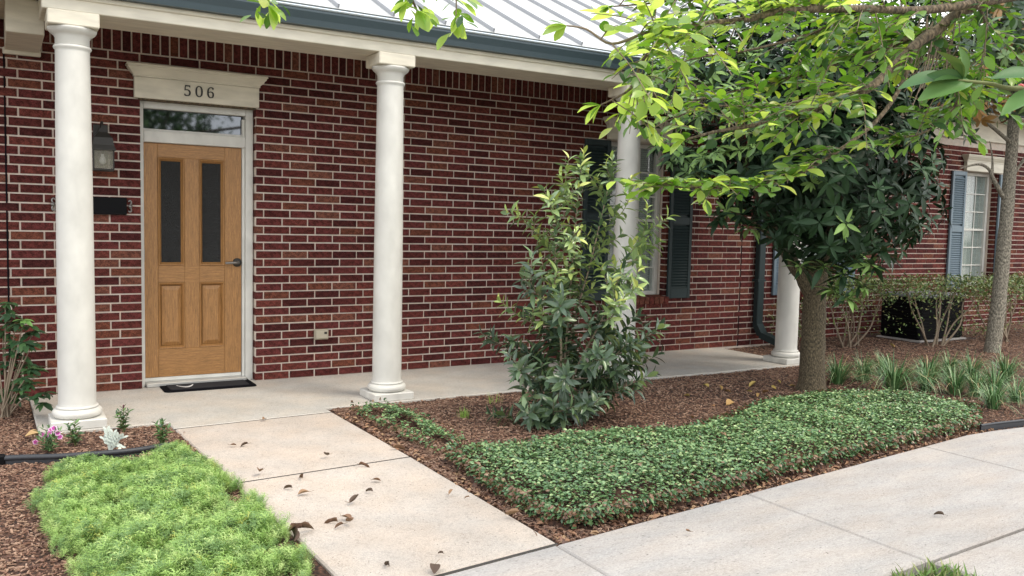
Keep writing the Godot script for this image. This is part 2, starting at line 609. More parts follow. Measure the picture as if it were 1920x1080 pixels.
# ------------------------------------------------------------------ building
const DOOR := [-1.309, -0.2618, 0.0, 2.681]
const WIN_X := [4.06, 7.38, 11.48]
const WIN_W := 0.95
const WIN_Y0 := 0.735
const WIN_Y1 := 2.681

func openings() -> Array:
	var r := [Rect2(DOOR[0], -0.3, DOOR[1] - DOOR[0], DOOR[3] + 0.3)]
	for x in WIN_X: r.append(Rect2(x, WIN_Y0 - 0.09, WIN_W, WIN_Y1 - WIN_Y0 + 0.09))
	return r

func make_building() -> void:
	var B := thing("brick_office_building", "dark red brick office building with white columned porch and metal roof", "building")
	var X0 := -5.0
	var X1 := 14.2
	var TOP := 3.6
	# ---- wall: mortar body with openings
	var st := begin()
	var xs := [X0, X1]
	var ys := [-0.1, TOP]
	for r in openings():
		xs.append(r.position.x); xs.append(r.end.x); ys.append(r.position.y); ys.append(r.end.y)
	ys = ys.filter(func(y): return y >= -0.1)
	xs.sort(); ys.sort()
	var zf := -0.007
	var zb := -0.30
	for i in xs.size() - 1:
		for j in ys.size() - 1:
			if xs[i + 1] - xs[i] < 1e-5 or ys[j + 1] - ys[j] < 1e-5: continue
			var mid := Vector2((xs[i] + xs[i + 1]) / 2, (ys[j] + ys[j + 1]) / 2)
			var open := false
			for r in openings():
				if r.has_point(mid): open = true
			if open: continue
			quad(st, Vector3(xs[i], ys[j], zf), Vector3(xs[i + 1], ys[j], zf), Vector3(xs[i + 1], ys[j + 1], zf), Vector3(xs[i], ys[j + 1], zf))
			quad(st, Vector3(xs[i + 1], ys[j], zb), Vector3(xs[i], ys[j], zb), Vector3(xs[i], ys[j + 1], zb), Vector3(xs[i + 1], ys[j + 1], zb))
	for r in openings():
		var a: Vector2 = r.position; var b: Vector2 = r.end
		var ay: float = max(a.y, -0.1)
		quad(st, Vector3(a.x - 0.006, ay, zf), Vector3(a.x - 0.006, ay, zb), Vector3(a.x - 0.006, b.y, zb), Vector3(a.x - 0.006, b.y, zf))
		quad(st, Vector3(b.x + 0.006, ay, zb), Vector3(b.x + 0.006, ay, zf), Vector3(b.x + 0.006, b.y, zf), Vector3(b.x + 0.006, b.y, zb))
		quad(st, Vector3(a.x, b.y, zf), Vector3(b.x, b.y, zf), Vector3(b.x, b.y, zb), Vector3(a.x, b.y, zb))
		quad(st, Vector3(b.x, ay, zf), Vector3(a.x, ay, zf), Vector3(a.x, ay, zb), Vector3(b.x, ay, zb))
	var wall := mi("wall", done(st), M.mortar, B)
	make_bricks(wall, X0, X1)
	# closed shell behind: back rooms keep daylight out
	var sh := begin()
	add_box(sh, Vector3(X0, -0.1, -7.2), Vector3(X1, TOP, -7.0))
	add_box(sh, Vector3(X0 - 0.2, -0.1, -7.2), Vector3(X0, TOP, -0.01))
	add_box(sh, Vector3(X1, -0.1, -7.2), Vector3(X1 + 0.2, TOP, -0.01))
	add_box(sh, Vector3(X0, TOP, -7.2), Vector3(X1, TOP + 0.1, -0.02))
	mi("inner_shell", done(sh), M.room, B)
	for x in [-2.375, 6.377]:
		mi("control_joint", cbox(Vector3(x - 0.007, 0.0, -0.01), Vector3(x + 0.007, 3.0, 0.0015), 0.001), M.black_rough, B)
	# ---- entablature
	var J := 0.43
	mi("beam", cbox(Vector3(-2.15, 3.093, 0.92), Vector3(6.12, 3.36, 1.42), 0.006), M.cream, B)
	mi("beam_moulding", cbox(Vector3(-2.156, 3.178, 1.40), Vector3(6.12, 3.215, 1.438), 0.006), M.cream, B)
	mi("side_beam", cbox(Vector3(-2.37, 2.985, 0.003), Vector3(-2.11, 3.24, 0.915), 0.006), M.cream, B)
	mi("side_beam", cbox(Vector3(5.75, 3.093, 0.003), Vector3(6.10, 3.30, 0.917), 0.006), M.cream, B)
	mi("wall_bracket", cbox(Vector3(-2.385, 2.955, 0.001), Vector3(-2.10, 3.01, 0.05), 0.008), M.cream, B)
	mi("porch_ceiling", cbox(Vector3(-2.11, 3.302, 0.002), Vector3(6.12, 3.33, 0.919), 0.002), M.cream, B)
	mi("soffit", cbox(Vector3(-3.6, 3.242, -0.25), Vector3(-2.16, 3.262, 1.42), 0.002), M.cream, B)
	# far eave where the porch ends
	mi("frieze_board", cbox(Vector3(6.32, 3.20, 0.012), Vector3(X1, 3.52, 0.045), 0.004), M.cream, B)
	mi("soffit", cbox(Vector3(6.32, 3.522, 0.002), Vector3(X1, 3.542, 0.62), 0.002), M.cream, B)
	# gutters (z, y)
	var gut := [Vector2(1.443, 3.213), Vector2(1.50, 3.213), Vector2(1.515, 3.26), Vector2(1.548, 3.315), Vector2(1.548, 3.335), Vector2(1.443, 3.335)]
	mi("gutter", sweep_x(gut, -3.6, 6.3), M.gutter, B)
	mi("gutter_lip", sweep_x([Vector2(1.51, 3.337), Vector2(1.556, 3.337), Vector2(1.562, 3.347), Vector2(1.552, 3.358), Vector2(1.51, 3.358)], -3.6, 6.3), M.lip, B)
	mi("drip_edge", sweep_x([Vector2(1.46, 3.360), Vector2(1.532, 3.360), Vector2(1.532, 3.370), Vector2(1.46, 3.378)], -3.6, 6.3), M.teal, B)
	mi("gutter", sweep_x([Vector2(0.6, 3.545), Vector2(0.67, 3.545), Vector2(0.71, 3.64), Vector2(0.71, 3.66), Vector2(0.6, 3.66)], 6.32, X1), M.gutter, B)
	# ---- standing seam roof
	var roof := Node3D.new()
	roof.name = "roof"
	B.add_child(roof, true)
	var sl := 0.485
	var x := -3.457
	while x < 5.9:
		roof_panel(roof, x, x + 0.50, 1.505, 3.384, -6.0, sl)
		x += 0.50
	x = 6.33
	while x < X1 - 0.2:
		roof_panel(roof, x, x + 0.471, 0.665, 3.675, -6.0, sl)
		x += 0.471
	var gb := begin()
	quad(gb, Vector3(6.31, 3.1, 1.44), Vector3(6.31, 3.1, -6.0), Vector3(6.31, 6.98, -6.0), Vector3(6.31, 3.36, 1.44))
	mi("gable_end", done(gb), M.cream, B)
	# ---- columns
	for cx in [-1.945, 0.606, 3.335, 5.885]: make_column(B, Vector3(cx, 0, 1.285))
	# ---- door
	make_door(B)
	for k in 3: make_window(B, WIN_X[k], k)
	# ---- downspout
	var dn := Node3D.new()
	dn.name = "downspout"
	B.add_child(dn, true)
	mi("pipe", cbox(Vector3(6.62, 0.28, 0.02), Vector3(6.74, 3.52, 0.11), 0.01), M.teal, dn)
	var el := begin()
	var e0 := Vector3(6.68, 0.30, 0.065)
	var e1 := Vector3(6.70, 0.16, 0.14)
	var e2 := Vector3(6.76, 0.06, 0.46)
	for seg in [[e0, e1], [e1, e2]]:
		var dz: Vector3 = seg[1] - seg[0]
		var t := dz.normalized()
		var sx := Vector3(0.06, 0, 0)
		var up := t.cross(Vector3.RIGHT).normalized() * 0.045
		quad(el, seg[0] - sx + up, seg[0] + sx + up, seg[1] + sx + up, seg[1] - sx + up)
		quad(el, seg[0] + sx - up, seg[0] - sx - up, seg[1] - sx - up, seg[1] + sx - up)
		quad(el, seg[0] - sx - up, seg[0] - sx + up, seg[1] - sx + up, seg[1] - sx - up)
		quad(el, seg[0] + sx + up, seg[0] + sx - up, seg[1] + sx - up, seg[1] + sx + up)
	mi("elbow", done(el), M.teal, dn)
	for y in [0.9, 2.2]: mi("strap", cbox(Vector3(6.60, y, 0.002), Vector3(6.76, y + 0.03, 0.113), 0.003), M.teal, dn)

func roof_panel(roof: Node3D, x0: float, x1: float, z0: float, y0: float, z1: float, sl: float) -> void:
	var y1 := y0 + (z0 - z1) * sl
	var st := begin()
	var up := Vector3(0, 1, sl).normalized()
	var A := Vector3(x0, y0, z0); var Bq := Vector3(x1 - 0.001, y0, z0); var C := Vector3(x1 - 0.001, y1, z1); var D := Vector3(x0, y1, z1)
	quad(st, A, Bq, C, D)
	quad(st, D - up * 0.02, C - up * 0.02, Bq - up * 0.02, A - up * 0.02)
	quad(st, A - up * 0.02, Bq - up * 0.02, Bq, A)
	var p := mi("roof_panel", done(st), M.roof, roof)
	var ss := begin()
	var w := Vector3(0.009, 0, 0)
	var h := up * 0.042
	var a := A + Vector3(0, 0.001, -0.02); var d := D
	quad(ss, a - w, a + w, a + w + h, a - w + h)
	quad(ss, a - w + h, a + w + h, d + w + h, d - w + h)
	quad(ss, a - w, a - w + h, d - w + h, d - w)
	quad(ss, a + w + h, a + w, d + w, d + w + h)
	mi("roof_seam", done(ss), M.seam, roof)

func make_bricks(wall: Node3D, X0: float, X1: float) -> void:
	var pal := [Color(0.150, 0.040, 0.034), Color(0.118, 0.031, 0.028), Color(0.188, 0.052, 0.042), Color(0.090, 0.024, 0.023), Color(0.200, 0.068, 0.044), Color(0.160, 0.042, 0.039), Color(0.225, 0.086, 0.060)]
	var odds := [0, 0, 0, 1, 1, 1, 2, 2, 3, 3, 4, 5, 5, 5, 6]
	var bm := BoxMesh.new()
	bm.size = Vector3.ONE
	var J := 0.0138
	var items := []
	var ops := openings()
	for r in range(-1, 43):
		if r >= 37 and r < 40: continue   # soldier band
		var y0 := 0.08 + r * COURSE
		if r >= 40: y0 = 0.08 + 37 * COURSE + 0.262 + (r - 40) * COURSE
		if y0 + COURSE > 3.6: continue
		var off := 0.0 if r % 2 == 0 else 0.30 * BL
		var n := int(floor((X0 - off) / BL)) + 1
		while n * BL + off < X1 - BL:
			var spans := [[n * BL + off, (n + 1) * BL + off]]
			for o in ops:
				if y0 + COURSE * 0.5 < o.position.y or y0 + COURSE * 0.5 > o.end.y: continue
				var nx := []
				for s in spans:
					if s[1] <= o.position.x or s[0] >= o.end.x: nx.append(s)
					else:
						if s[0] < o.position.x - 0.03: nx.append([s[0], o.position.x + J / 2])
						if s[1] > o.end.x + 0.03: nx.append([o.end.x - J / 2, s[1]])
				spans = nx
			for s in spans:
				var w: float = s[1] - s[0] - J + rng.randf_range(-0.002, 0.002)
				var hgt: float = COURSE - J + rng.randf_range(-0.0015, 0.0015)
				var dep := 0.1
				var out := rng.randf_range(-0.0015, 0.002)
				var ctr := Vector3((s[0] + s[1]) / 2, y0 + COURSE / 2, -dep / 2 + out)
				items.append([Transform3D(Basis.from_scale(Vector3(w, hgt, dep)), ctr), odds[rng.randi() % odds.size()]])
			n += 1
	var mats := []
	for c in pal: mats.append(brick_mat(c, false))
	var order := []
	for i in items.size():
		var q := to_px(items[i][0].origin)
		var s := -1.0
		if q.x > 5 and q.x < 1915 and q.y > 5 and q.y < 1070:
			s = 1.0 / q.z
			if q.x > 92 and q.x < 190 or q.x > 685 and q.x < 770: s *= 0.01
		order.append([s, i])
	order.sort_custom(func(a, b): return a[0] > b[0] if a[0] != b[0] else a[1] < b[1])
	var rest := []
	for k in order.size():
		var it = items[order[k][1]]
		if k < 300: mi("brick", bm, mats[it[1]], wall, it[0])
		else: rest.append(it)
	var o := multi("brickwork", bm, brick_mat(Color.WHITE, true), wall, rest, pal)
	o.set_meta("kind", "stuff")
	# soldier course
	var x := -3.0
	var sy := 0.08 + 37 * COURSE
	while x < 6.3:
		mi("soldier_brick", bm, mats[odds[rng.randi() % odds.size()]], wall, Transform3D(Basis.from_scale(Vector3(COURSE - J, 0.262 - J, 0.1)), Vector3(x + COURSE / 2, sy + 0.131, -0.05 + rng.randf_range(-0.001, 0.002))))
		x += COURSE
	# sills of bricks on edge
	for wx in WIN_X:
		for k in 13:
			var sx: float = wx - 0.055 + k * COURSE
			mi("sill_brick", bm, mats[[2, 4, 6][rng.randi() % 3]], wall, Transform3D(Basis(Vector3.RIGHT, 0.12).scaled_local(Vector3(COURSE - J, 0.088, 0.16)), Vector3(sx + COURSE / 2, WIN_Y0 - 0.046, -0.035)))

func brick_mat(c: Color, vcol: bool) -> StandardMaterial3D:
	var m := triplanar(mat(Color.WHITE if vcol else c.linear_to_srgb(), 0.72), Vector3(2.3, 3.1, 2.3))
	m.albedo_texture = M.brick_tex
	m.vertex_color_use_as_albedo = vcol
	m.heightmap_enabled = true
	m.heightmap_texture = M.brick_bump
	m.heightmap_scale = 0.2
	m.metallic_specular = 0.2
	return m

func make_column(B: Node3D, at: Vector3) -> void:
	var c := Node3D.new()
	c.name = "column"
	B.add_child(c, true)
	c.position = at
	mi("plinth", cbox(Vector3(-0.19, 0.0, -0.19), Vector3(0.19, 0.068, 0.19), 0.006), M.white, c)
	var prof := []
	for k in 13:   # torus base
		var a := -PI / 2 + PI * k / 12.0
		prof.append([0.140 + 0.036 * cos(a) if k > 0 and k < 12 else 0.140, 0.069 + 0.034 + 0.034 * sin(a)])
	prof.append([0.143, 0.139]); prof.append([0.148, 0.142]); prof.append([0.148, 0.152]); prof.append([0.136, 0.158])
	prof.push_front([0.02, 0.069])
	mi("column_base", lathe(prof, 48), M.white, c)
	var sp := [[0.1355, 0.157], [0.1335, 0.17], [0.1325, 0.19]]
	for k in 15:
		var t := k / 14.0
		sp.append([lerp(0.1325, 0.1175, pow(t, 1.7)), 0.20 + t * 2.615])
	sp.append([0.1185, 2.828]); sp.append([0.128, 2.838]); sp.append([0.131, 2.848]); sp.append([0.127, 2.858]); sp.append([0.112, 2.861])
	mi("shaft", lathe(sp, 48), M.white, c)
	mi("capital", lathe([[0.110, 2.8615], [0.117, 2.868], [0.117, 2.915], [0.122, 2.921], [0.124, 2.930], [0.138, 2.940], [0.156, 2.955], [0.166, 2.972], [0.168, 2.985], [0.02, 2.986]], 48), M.white, c)
	mi("abacus", cbox(Vector3(-0.172, 2.987, -0.172), Vector3(0.172, 3.092, 0.160), 0.008), M.cream, c)

func make_door(B: Node3D) -> void:
	var zf := -0.13        # face of the leaf
	# frame
	var fr := Node3D.new()
	fr.name = "door_frame"
	B.add_child(fr, true)
	var x0: float = DOOR[0] + 0.004
	var x1: float = DOOR[1] - 0.004
	mi("jamb", cbox(Vector3(x0, 0.0, -0.26), Vector3(x0 + 0.035, 2.679, -0.085), 0.004), M.white, fr)
	mi("jamb", cbox(Vector3(x1 - 0.072, 0.0, -0.26), Vector3(x1, 2.679, -0.085), 0.004), M.white, fr)
	mi("jamb_stop", cbox(Vector3(x1 - 0.10, 0.0, -0.26), Vector3(x1 - 0.073, 2.58, -0.112), 0.004), M.white, fr)
	mi("head", cbox(Vector3(x0 + 0.036, 2.612, -0.26), Vector3(x1 - 0.073, 2.679, -0.087), 0.004), M.white, fr)
	mi("transom_bar", cbox(Vector3(x0 + 0.036, 2.302, -0.26), Vector3(x1 - 0.073, 2.410, -0.090), 0.006), M.white, fr)
	mi("glazing_bead", cbox(Vector3(x0 + 0.036, 2.410, -0.20), Vector3(x1 - 0.101, 2.428, -0.115), 0.003), M.white, fr)
	mi("transom_pane", cbox(Vector3(x0 + 0.036, 2.411, -0.16), Vector3(x1 - 0.101, 2.6115, -0.150), 0.001), M.mirror_glass, fr)
	mi("threshold", cbox(Vector3(x0 + 0.036, 0.001, -0.24), Vector3(x1 - 0.073, 0.040, -0.02), 0.008), M.aluminium, fr)
	mi("sweep", cbox(Vector3(x0 + 0.04, 0.041, -0.165), Vector3(x1 - 0.105, 0.075, -0.127), 0.003), M.white, fr)
	# leaf
	var d := Node3D.new()
	d.name = "door"
	B.add_child(d, true)
	var L: float = x0 + 0.039
	var R: float = x1 - 0.104
	var zb := zf - 0.045
	var top := 2.300
	var bot := 0.078
	# stiles and rails round the lights and panels
	var la := -1.112; var lb := -0.934; var lc := -0.738; var ld := -0.562
	mi("stile", cbox(Vector3(L, bot, zb), Vector3(la - 0.032, top, zf), 0.002), M.oak_v, d)
	mi("stile", cbox(Vector3(ld + 0.032, bot, zb), Vector3(R, top, zf), 0.002), M.oak_v, d)
	mi("mullion", cbox(Vector3(lb + 0.032, 0.345, zb), Vector3(lc - 0.032, top - 0.13, zf), 0.002), M.oak_v, d)
	mi("top_rail", cbox(Vector3(la - 0.031, 2.17, zb), Vector3(ld + 0.031, top, zf), 0.002), M.oak_h, d)
	mi("lock_rail", cbox(Vector3(la - 0.031, 0.985, zb), Vector3(lb + 0.031, 1.145, zf), 0.002), M.oak_h, d)
	mi("lock_rail", cbox(Vector3(lc - 0.031, 0.985, zb), Vector3(ld + 0.031, 1.145, zf), 0.002), M.oak_h, d)
	mi("lock_rail_middle", cbox(Vector3(lb + 0.0315, 0.985, zf - 0.002), Vector3(lc - 0.0315, 1.145, zf + 0.0008), 0.0005), M.oak_h, d)
	mi("bottom_rail", cbox(Vector3(la - 0.031, bot, zb), Vector3(ld + 0.031, 0.345, zf), 0.002), M.oak_h, d)
	for s in [[la, lb], [lc, ld]]:
		var lite := mi("light_pane", cbox(Vector3(s[0] - 0.03, 1.147, zf - 0.035), Vector3(s[1] + 0.03, 2.168, zf - 0.024), 0.001), M.rain_glass, d)
		lite.set_meta("label", "textured dark glass light of the oak door")
		bead(d, "light_bead", s[0] - 0.031, s[1] + 0.031, 1.146, 2.169, zf, 0.032)
		bead(d, "panel_bead", s[0] - 0.031, s[1] + 0.031, 0.346, 0.984, zf - 0.004, 0.030)
		# raised panel
		var st := begin()
		var a := Vector3(s[0], 0.378, zf - 0.020); var b := Vector3(s[1], 0.952, zf - 0.020)
		var i0 := Vector3(s[0] + 0.032, 0.415, zf - 0.004); var i1 := Vector3(s[1] - 0.032, 0.915, zf - 0.004)
		var o := [Vector3(a.x, a.y, a.z), Vector3(b.x, a.y, a.z), Vector3(b.x, b.y, a.z), Vector3(a.x, b.y, a.z)]
		var q := [Vector3(i0.x, i0.y, i0.z), Vector3(i1.x, i0.y, i0.z), Vector3(i1.x, i1.y, i0.z), Vector3(i0.x, i1.y, i0.z)]
		quad(st, q[0], q[1], q[2], q[3])
		for k in 4: quad(st, o[k], o[(k + 1) % 4], q[(k + 1) % 4], q[k])
		mi("raised_panel", done(st), M.oak_v, d)
	# lever handle
	var hx := -0.41
	mi("handle_rose", lathe_z([[0.001, 0.022], [0.036, 0.020], [0.043, 0.011], [0.044, 0.0]], 24), M.iron, d, Transform3D(Basis.IDENTITY, Vector3(hx, 1.175, zf)))
	mi("handle_lever", tube([Vector3(hx, 1.175, zf + 0.015), Vector3(hx, 1.175, zf + 0.052), Vector3(hx - 0.03, 1.175, zf + 0.06), Vector3(hx - 0.125, 1.172, zf + 0.056)], [0.016, 0.016, 0.015, 0.012], 10), M.steel, d)
	for y in [0.35, 1.2, 2.05]:
		mi("hinge", cbox(Vector3(L - 0.008, y, zf - 0.002), Vector3(L + 0.004, y + 0.1, zf + 0.008), 0.002), M.steel, d)
	# header with a crown, carrying the number
	var hd := Node3D.new()
	hd.name = "door_header"
	B.add_child(hd, true)
	mi("frieze", cbox(Vector3(-1.362, 2.684, 0.003), Vector3(-0.244, 2.872, 0.062), 0.004), M.cream, hd)
	mi("crown", crown(-1.362, -0.244, 2.8725, 0.062), M.cream, hd)
	mi("drip_board", cbox(Vector3(-1.325, 2.672, -0.08), Vector3(-0.262, 2.6835, 0.02), 0.002), M.bark_brown, hd)
	var font := SystemFont.new()
	font.font_names = PackedStringArray(["Droid Serif"])
	var cx := [-0.905, -0.803, -0.700]
	for k in 3:
		var tm := TextMesh.new()
		tm.text = ["5", "0", "6"][k]
		tm.font = font
		tm.font_size = 64
		tm.pixel_size = 0.138 / 64.0
		tm.depth = 0.010
		mi("digit", tm, M.ink, hd, Transform3D(Basis.IDENTITY, Vector3(cx[k], 2.782, 0.068)))

func bead(parent: Node3D, called: String, x0: float, x1: float, y0: float, y1: float, z: float, w: float) -> void:
	# a sloping moulding frame, high outside and low inside, with a raised lip
	var st := begin()
	var rings := [[0.0, 0.003], [0.006, 0.009], [0.012, 0.007], [0.020, -0.006], [w, -0.022]]
	for i in rings.size() - 1:
		var a: float = rings[i][0]; var b: float = rings[i + 1][0]
		var za: float = z + rings[i][1]; var zb: float = z + rings[i + 1][1]
		var o := [Vector3(x0 + a, y0 + a, za), Vector3(x1 - a, y0 + a, za), Vector3(x1 - a, y1 - a, za), Vector3(x0 + a, y1 - a, za)]
		var q := [Vector3(x0 + b, y0 + b, zb), Vector3(x1 - b, y0 + b, zb), Vector3(x1 - b, y1 - b, zb), Vector3(x0 + b, y1 - b, zb)]
		for k in 4: quad(st, o[k], o[(k + 1) % 4], q[(k + 1) % 4], q[k])
	mi(called, done(st), M.oak_v, parent)

func lathe_z(prof: Array, n: int) -> ArrayMesh:
	var st := begin(false)
	for i in prof.size():
		for k in n + 1:
			var a := TAU * k / n
			st.add_vertex(Vector3(cos(a) * prof[i][0], sin(a) * prof[i][0], prof[i][1]))
	for i in prof.size() - 1:
		for k in n:
			var a := i * (n + 1) + k
			for q in [a, a + n + 2, a + 1, a, a + n + 1, a + n + 2]: st.add_index(q)
	st.generate_normals()
	return st.commit()

# crown moulding that steps out and up along the front and both ends
func crown(x0: float, x1: float, y0: float, z0: float) -> ArrayMesh:
	var st := begin()
	var p := [[0.0, 0.0], [0.008, 0.004], [0.008, 0.018], [0.016, 0.026], [0.030, 0.040], [0.046, 0.062], [0.058, 0.074], [0.058, 0.086], [0.068, 0.090], [0.068, 0.106], [0.060, 0.110]]
	for i in p.size() - 1:
		var a: Array = p[i]; var b: Array = p[i + 1]
		var A := [Vector3(x0 - a[0], y0 + a[1], 0.003), Vector3(x0 - a[0], y0 + a[1], z0 + a[0]), Vector3(x1 + a[0], y0 + a[1], z0 + a[0]), Vector3(x1 + a[0], y0 + a[1], 0.003)]
		var Bq := [Vector3(x0 - b[0], y0 + b[1], 0.003), Vector3(x0 - b[0], y0 + b[1], z0 + b[0]), Vector3(x1 + b[0], y0 + b[1], z0 + b[0]), Vector3(x1 + b[0], y0 + b[1], 0.003)]
		for k in 3: quad(st, A[k], A[k + 1], Bq[k + 1], Bq[k])
	var e: Array = p[-1]
	quad(st, Vector3(x0 - e[0], y0 + e[1], z0 + e[0]), Vector3(x1 + e[0], y0 + e[1], z0 + e[0]), Vector3(x1 + e[0], y0 + e[1], 0.003), Vector3(x0 - e[0], y0 + e[1], 0.003))
	return done(st)

func make_window(B: Node3D, x: float, k: int) -> void:
	var w := Node3D.new()
	w.name = "window"
	B.add_child(w, true)
	w.set_meta("label", ["shuttered window behind the porch column", "shuttered window behind the dark evergreen tree", "shuttered window with a red poster inside"][k])
	var a := x + 0.004
	var b := x + WIN_W - 0.004
	var y0 := WIN_Y0 + 0.004
	var y1 := WIN_Y1 - 0.004
	var zf := -0.14
	for s in [a, b - 0.055]: mi("frame_side", cbox(Vector3(s, y0, zf - 0.07), Vector3(s + 0.055, y1, zf), 0.004), M.white, w)
	mi("frame_top", cbox(Vector3(a + 0.056, y1 - 0.05, zf - 0.07), Vector3(b - 0.056, y1, zf - 0.002), 0.004), M.white, w)
	mi("frame_bottom", cbox(Vector3(a + 0.056, y0, zf - 0.07), Vector3(b - 0.056, y0 + 0.05, zf - 0.002), 0.004), M.white, w)
	var gx0 := a + 0.056; var gx1 := b - 0.056; var gy0 := y0 + 0.05; var gy1 := y1 - 0.05
	mi("pane", cbox(Vector3(gx0, gy0, zf - 0.048), Vector3(gx1, gy1, zf - 0.042), 0.001), M.pane, w)
	mi("meeting_rail", cbox(Vector3(gx0, (gy0 + gy1) / 2 - 0.018, zf - 0.06), Vector3(gx1, (gy0 + gy1) / 2 + 0.018, zf - 0.015), 0.003), M.white, w)
	for i in range(1, 3):
		var mx: float = lerp(gx0, gx1, i / 3.0)
		mi("muntin", cbox(Vector3(mx - 0.009, gy0, zf - 0.040), Vector3(mx + 0.009, gy1, zf - 0.030), 0.002), M.white, w)
	for i in [1, 2, 4, 5]:
		var my: float = lerp(gy0, gy1, i / 6.0)
		mi("muntin", cbox(Vector3(gx0, my - 0.009, zf - 0.0405), Vector3(gx1, my + 0.009, zf - 0.0295), 0.002), M.white, w)
	# blind, joined slats
	var st := begin()
	var bx1: float = gx1 if k != 2 else gx0 + (gx1 - gx0) * 0.66
	var yy := gy0 + 0.01
	while yy < gy1:
		var z := zf - 0.13
		quad(st, Vector3(gx0, yy, z + 0.011), Vector3(bx1, yy, z + 0.011), Vector3(bx1, yy + 0.022, z - 0.009), Vector3(gx0, yy + 0.022, z - 0.009))
		yy += 0.026
	mi("blind", done(st), M.blind, w)
	var rm := begin()   # the dark room behind
	add_box(rm, Vector3(x - 0.2, 0.3, -1.8), Vector3(x + WIN_W + 0.2, 3.0, -1.75))
	mi("room_wall", done(rm), M.room, w)
	if k == 2:
		var ps := mi("poster", cbox(Vector3(gx0 + 0.10, 1.30, zf - 0.10), Vector3(gx0 + 0.36, 1.98, zf - 0.094), 0.001), mat(lin(0.28, 0.02, 0.04), 0.6), w)
		ps.set_meta("label", "red poster with white script behind the pane")
		mi("poster_frame", cbox(Vector3(gx0 + 0.05, 2.0, zf - 0.10), Vector3(gx0 + 0.40, 2.28, zf - 0.094), 0.001), M.black, w)
		mi("poster_script", tube([Vector3(gx0 + 0.17, 1.38, zf - 0.09), Vector3(gx0 + 0.22, 1.5, zf - 0.09), Vector3(gx0 + 0.17, 1.56, zf - 0.09), Vector3(gx0 + 0.25, 1.62, zf - 0.09), Vector3(gx0 + 0.20, 1.72, zf - 0.09), Vector3(gx0 + 0.28, 1.80, zf - 0.09), Vector3(gx0 + 0.24, 1.9, zf - 0.09)], [0.006, 0.009, 0.007, 0.009, 0.007, 0.009, 0.006], 6), M.white_flat, w)
	# header
	var hd := Node3D.new()
	hd.name = "window_header"
	B.add_child(hd, true)
	mi("frieze", cbox(Vector3(x - 0.06, 2.684, 0.003), Vector3(x + WIN_W + 0.06, 2.840, 0.062), 0.004), M.cream, hd)
	mi("crown", crown(x - 0.06, x + WIN_W + 0.06, 2.8405, 0.062), M.cream, hd)
	# shutters
	for s in [x - 0.40, x + WIN_W + 0.02]:
		var sh := Node3D.new()
		sh.name = "shutter"
		B.add_child(sh, true)
		var x0: float = s
		var x1: float = s + 0.385
		var z0 := 0.012
		var z1 := 0.048
		var sy0 := 0.70
		var sy1 := 2.668
		var tl: Material = M.teal if k == 0 else M.slate_blue  # shutters beyond the porch get the teal with skylight in its colour
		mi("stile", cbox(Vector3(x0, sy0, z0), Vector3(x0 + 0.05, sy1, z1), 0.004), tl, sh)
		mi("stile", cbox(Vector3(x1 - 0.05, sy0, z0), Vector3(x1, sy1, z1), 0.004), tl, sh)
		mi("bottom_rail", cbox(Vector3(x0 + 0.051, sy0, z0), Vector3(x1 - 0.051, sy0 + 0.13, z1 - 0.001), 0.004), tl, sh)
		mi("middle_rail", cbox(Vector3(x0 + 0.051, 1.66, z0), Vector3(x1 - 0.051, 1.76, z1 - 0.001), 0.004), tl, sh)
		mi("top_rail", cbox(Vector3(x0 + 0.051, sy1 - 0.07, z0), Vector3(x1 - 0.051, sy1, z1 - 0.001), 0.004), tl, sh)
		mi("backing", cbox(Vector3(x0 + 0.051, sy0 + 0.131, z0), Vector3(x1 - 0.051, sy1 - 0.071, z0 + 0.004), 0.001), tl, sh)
		var slat := begin()
		quad(slat, Vector3(x0 + 0.05, -0.016, z1 - 0.004), Vector3(x1 - 0.05, -0.016, z1 - 0.004), Vector3(x1 - 0.05, 0.014, z0 + 0.006), Vector3(x0 + 0.05, 0.014, z0 + 0.006))
		quad(slat, Vector3(x0 + 0.05, -0.023, z1 - 0.006), Vector3(x1 - 0.05, -0.023, z1 - 0.006), Vector3(x1 - 0.05, -0.016, z1 - 0.004), Vector3(x0 + 0.05, -0.016, z1 - 0.004))
		quad(slat, Vector3(x0 + 0.05, 0.007, z0 + 0.004), Vector3(x1 - 0.05, 0.007, z0 + 0.004), Vector3(x1 - 0.05, -0.023, z1 - 0.006), Vector3(x0 + 0.05, -0.023, z1 - 0.006))
		var sm := done(slat)
		var ly := sy0 + 0.155
		while ly < sy1 - 0.08:
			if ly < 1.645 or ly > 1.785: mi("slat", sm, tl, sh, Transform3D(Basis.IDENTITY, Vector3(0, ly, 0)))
			ly += 0.037

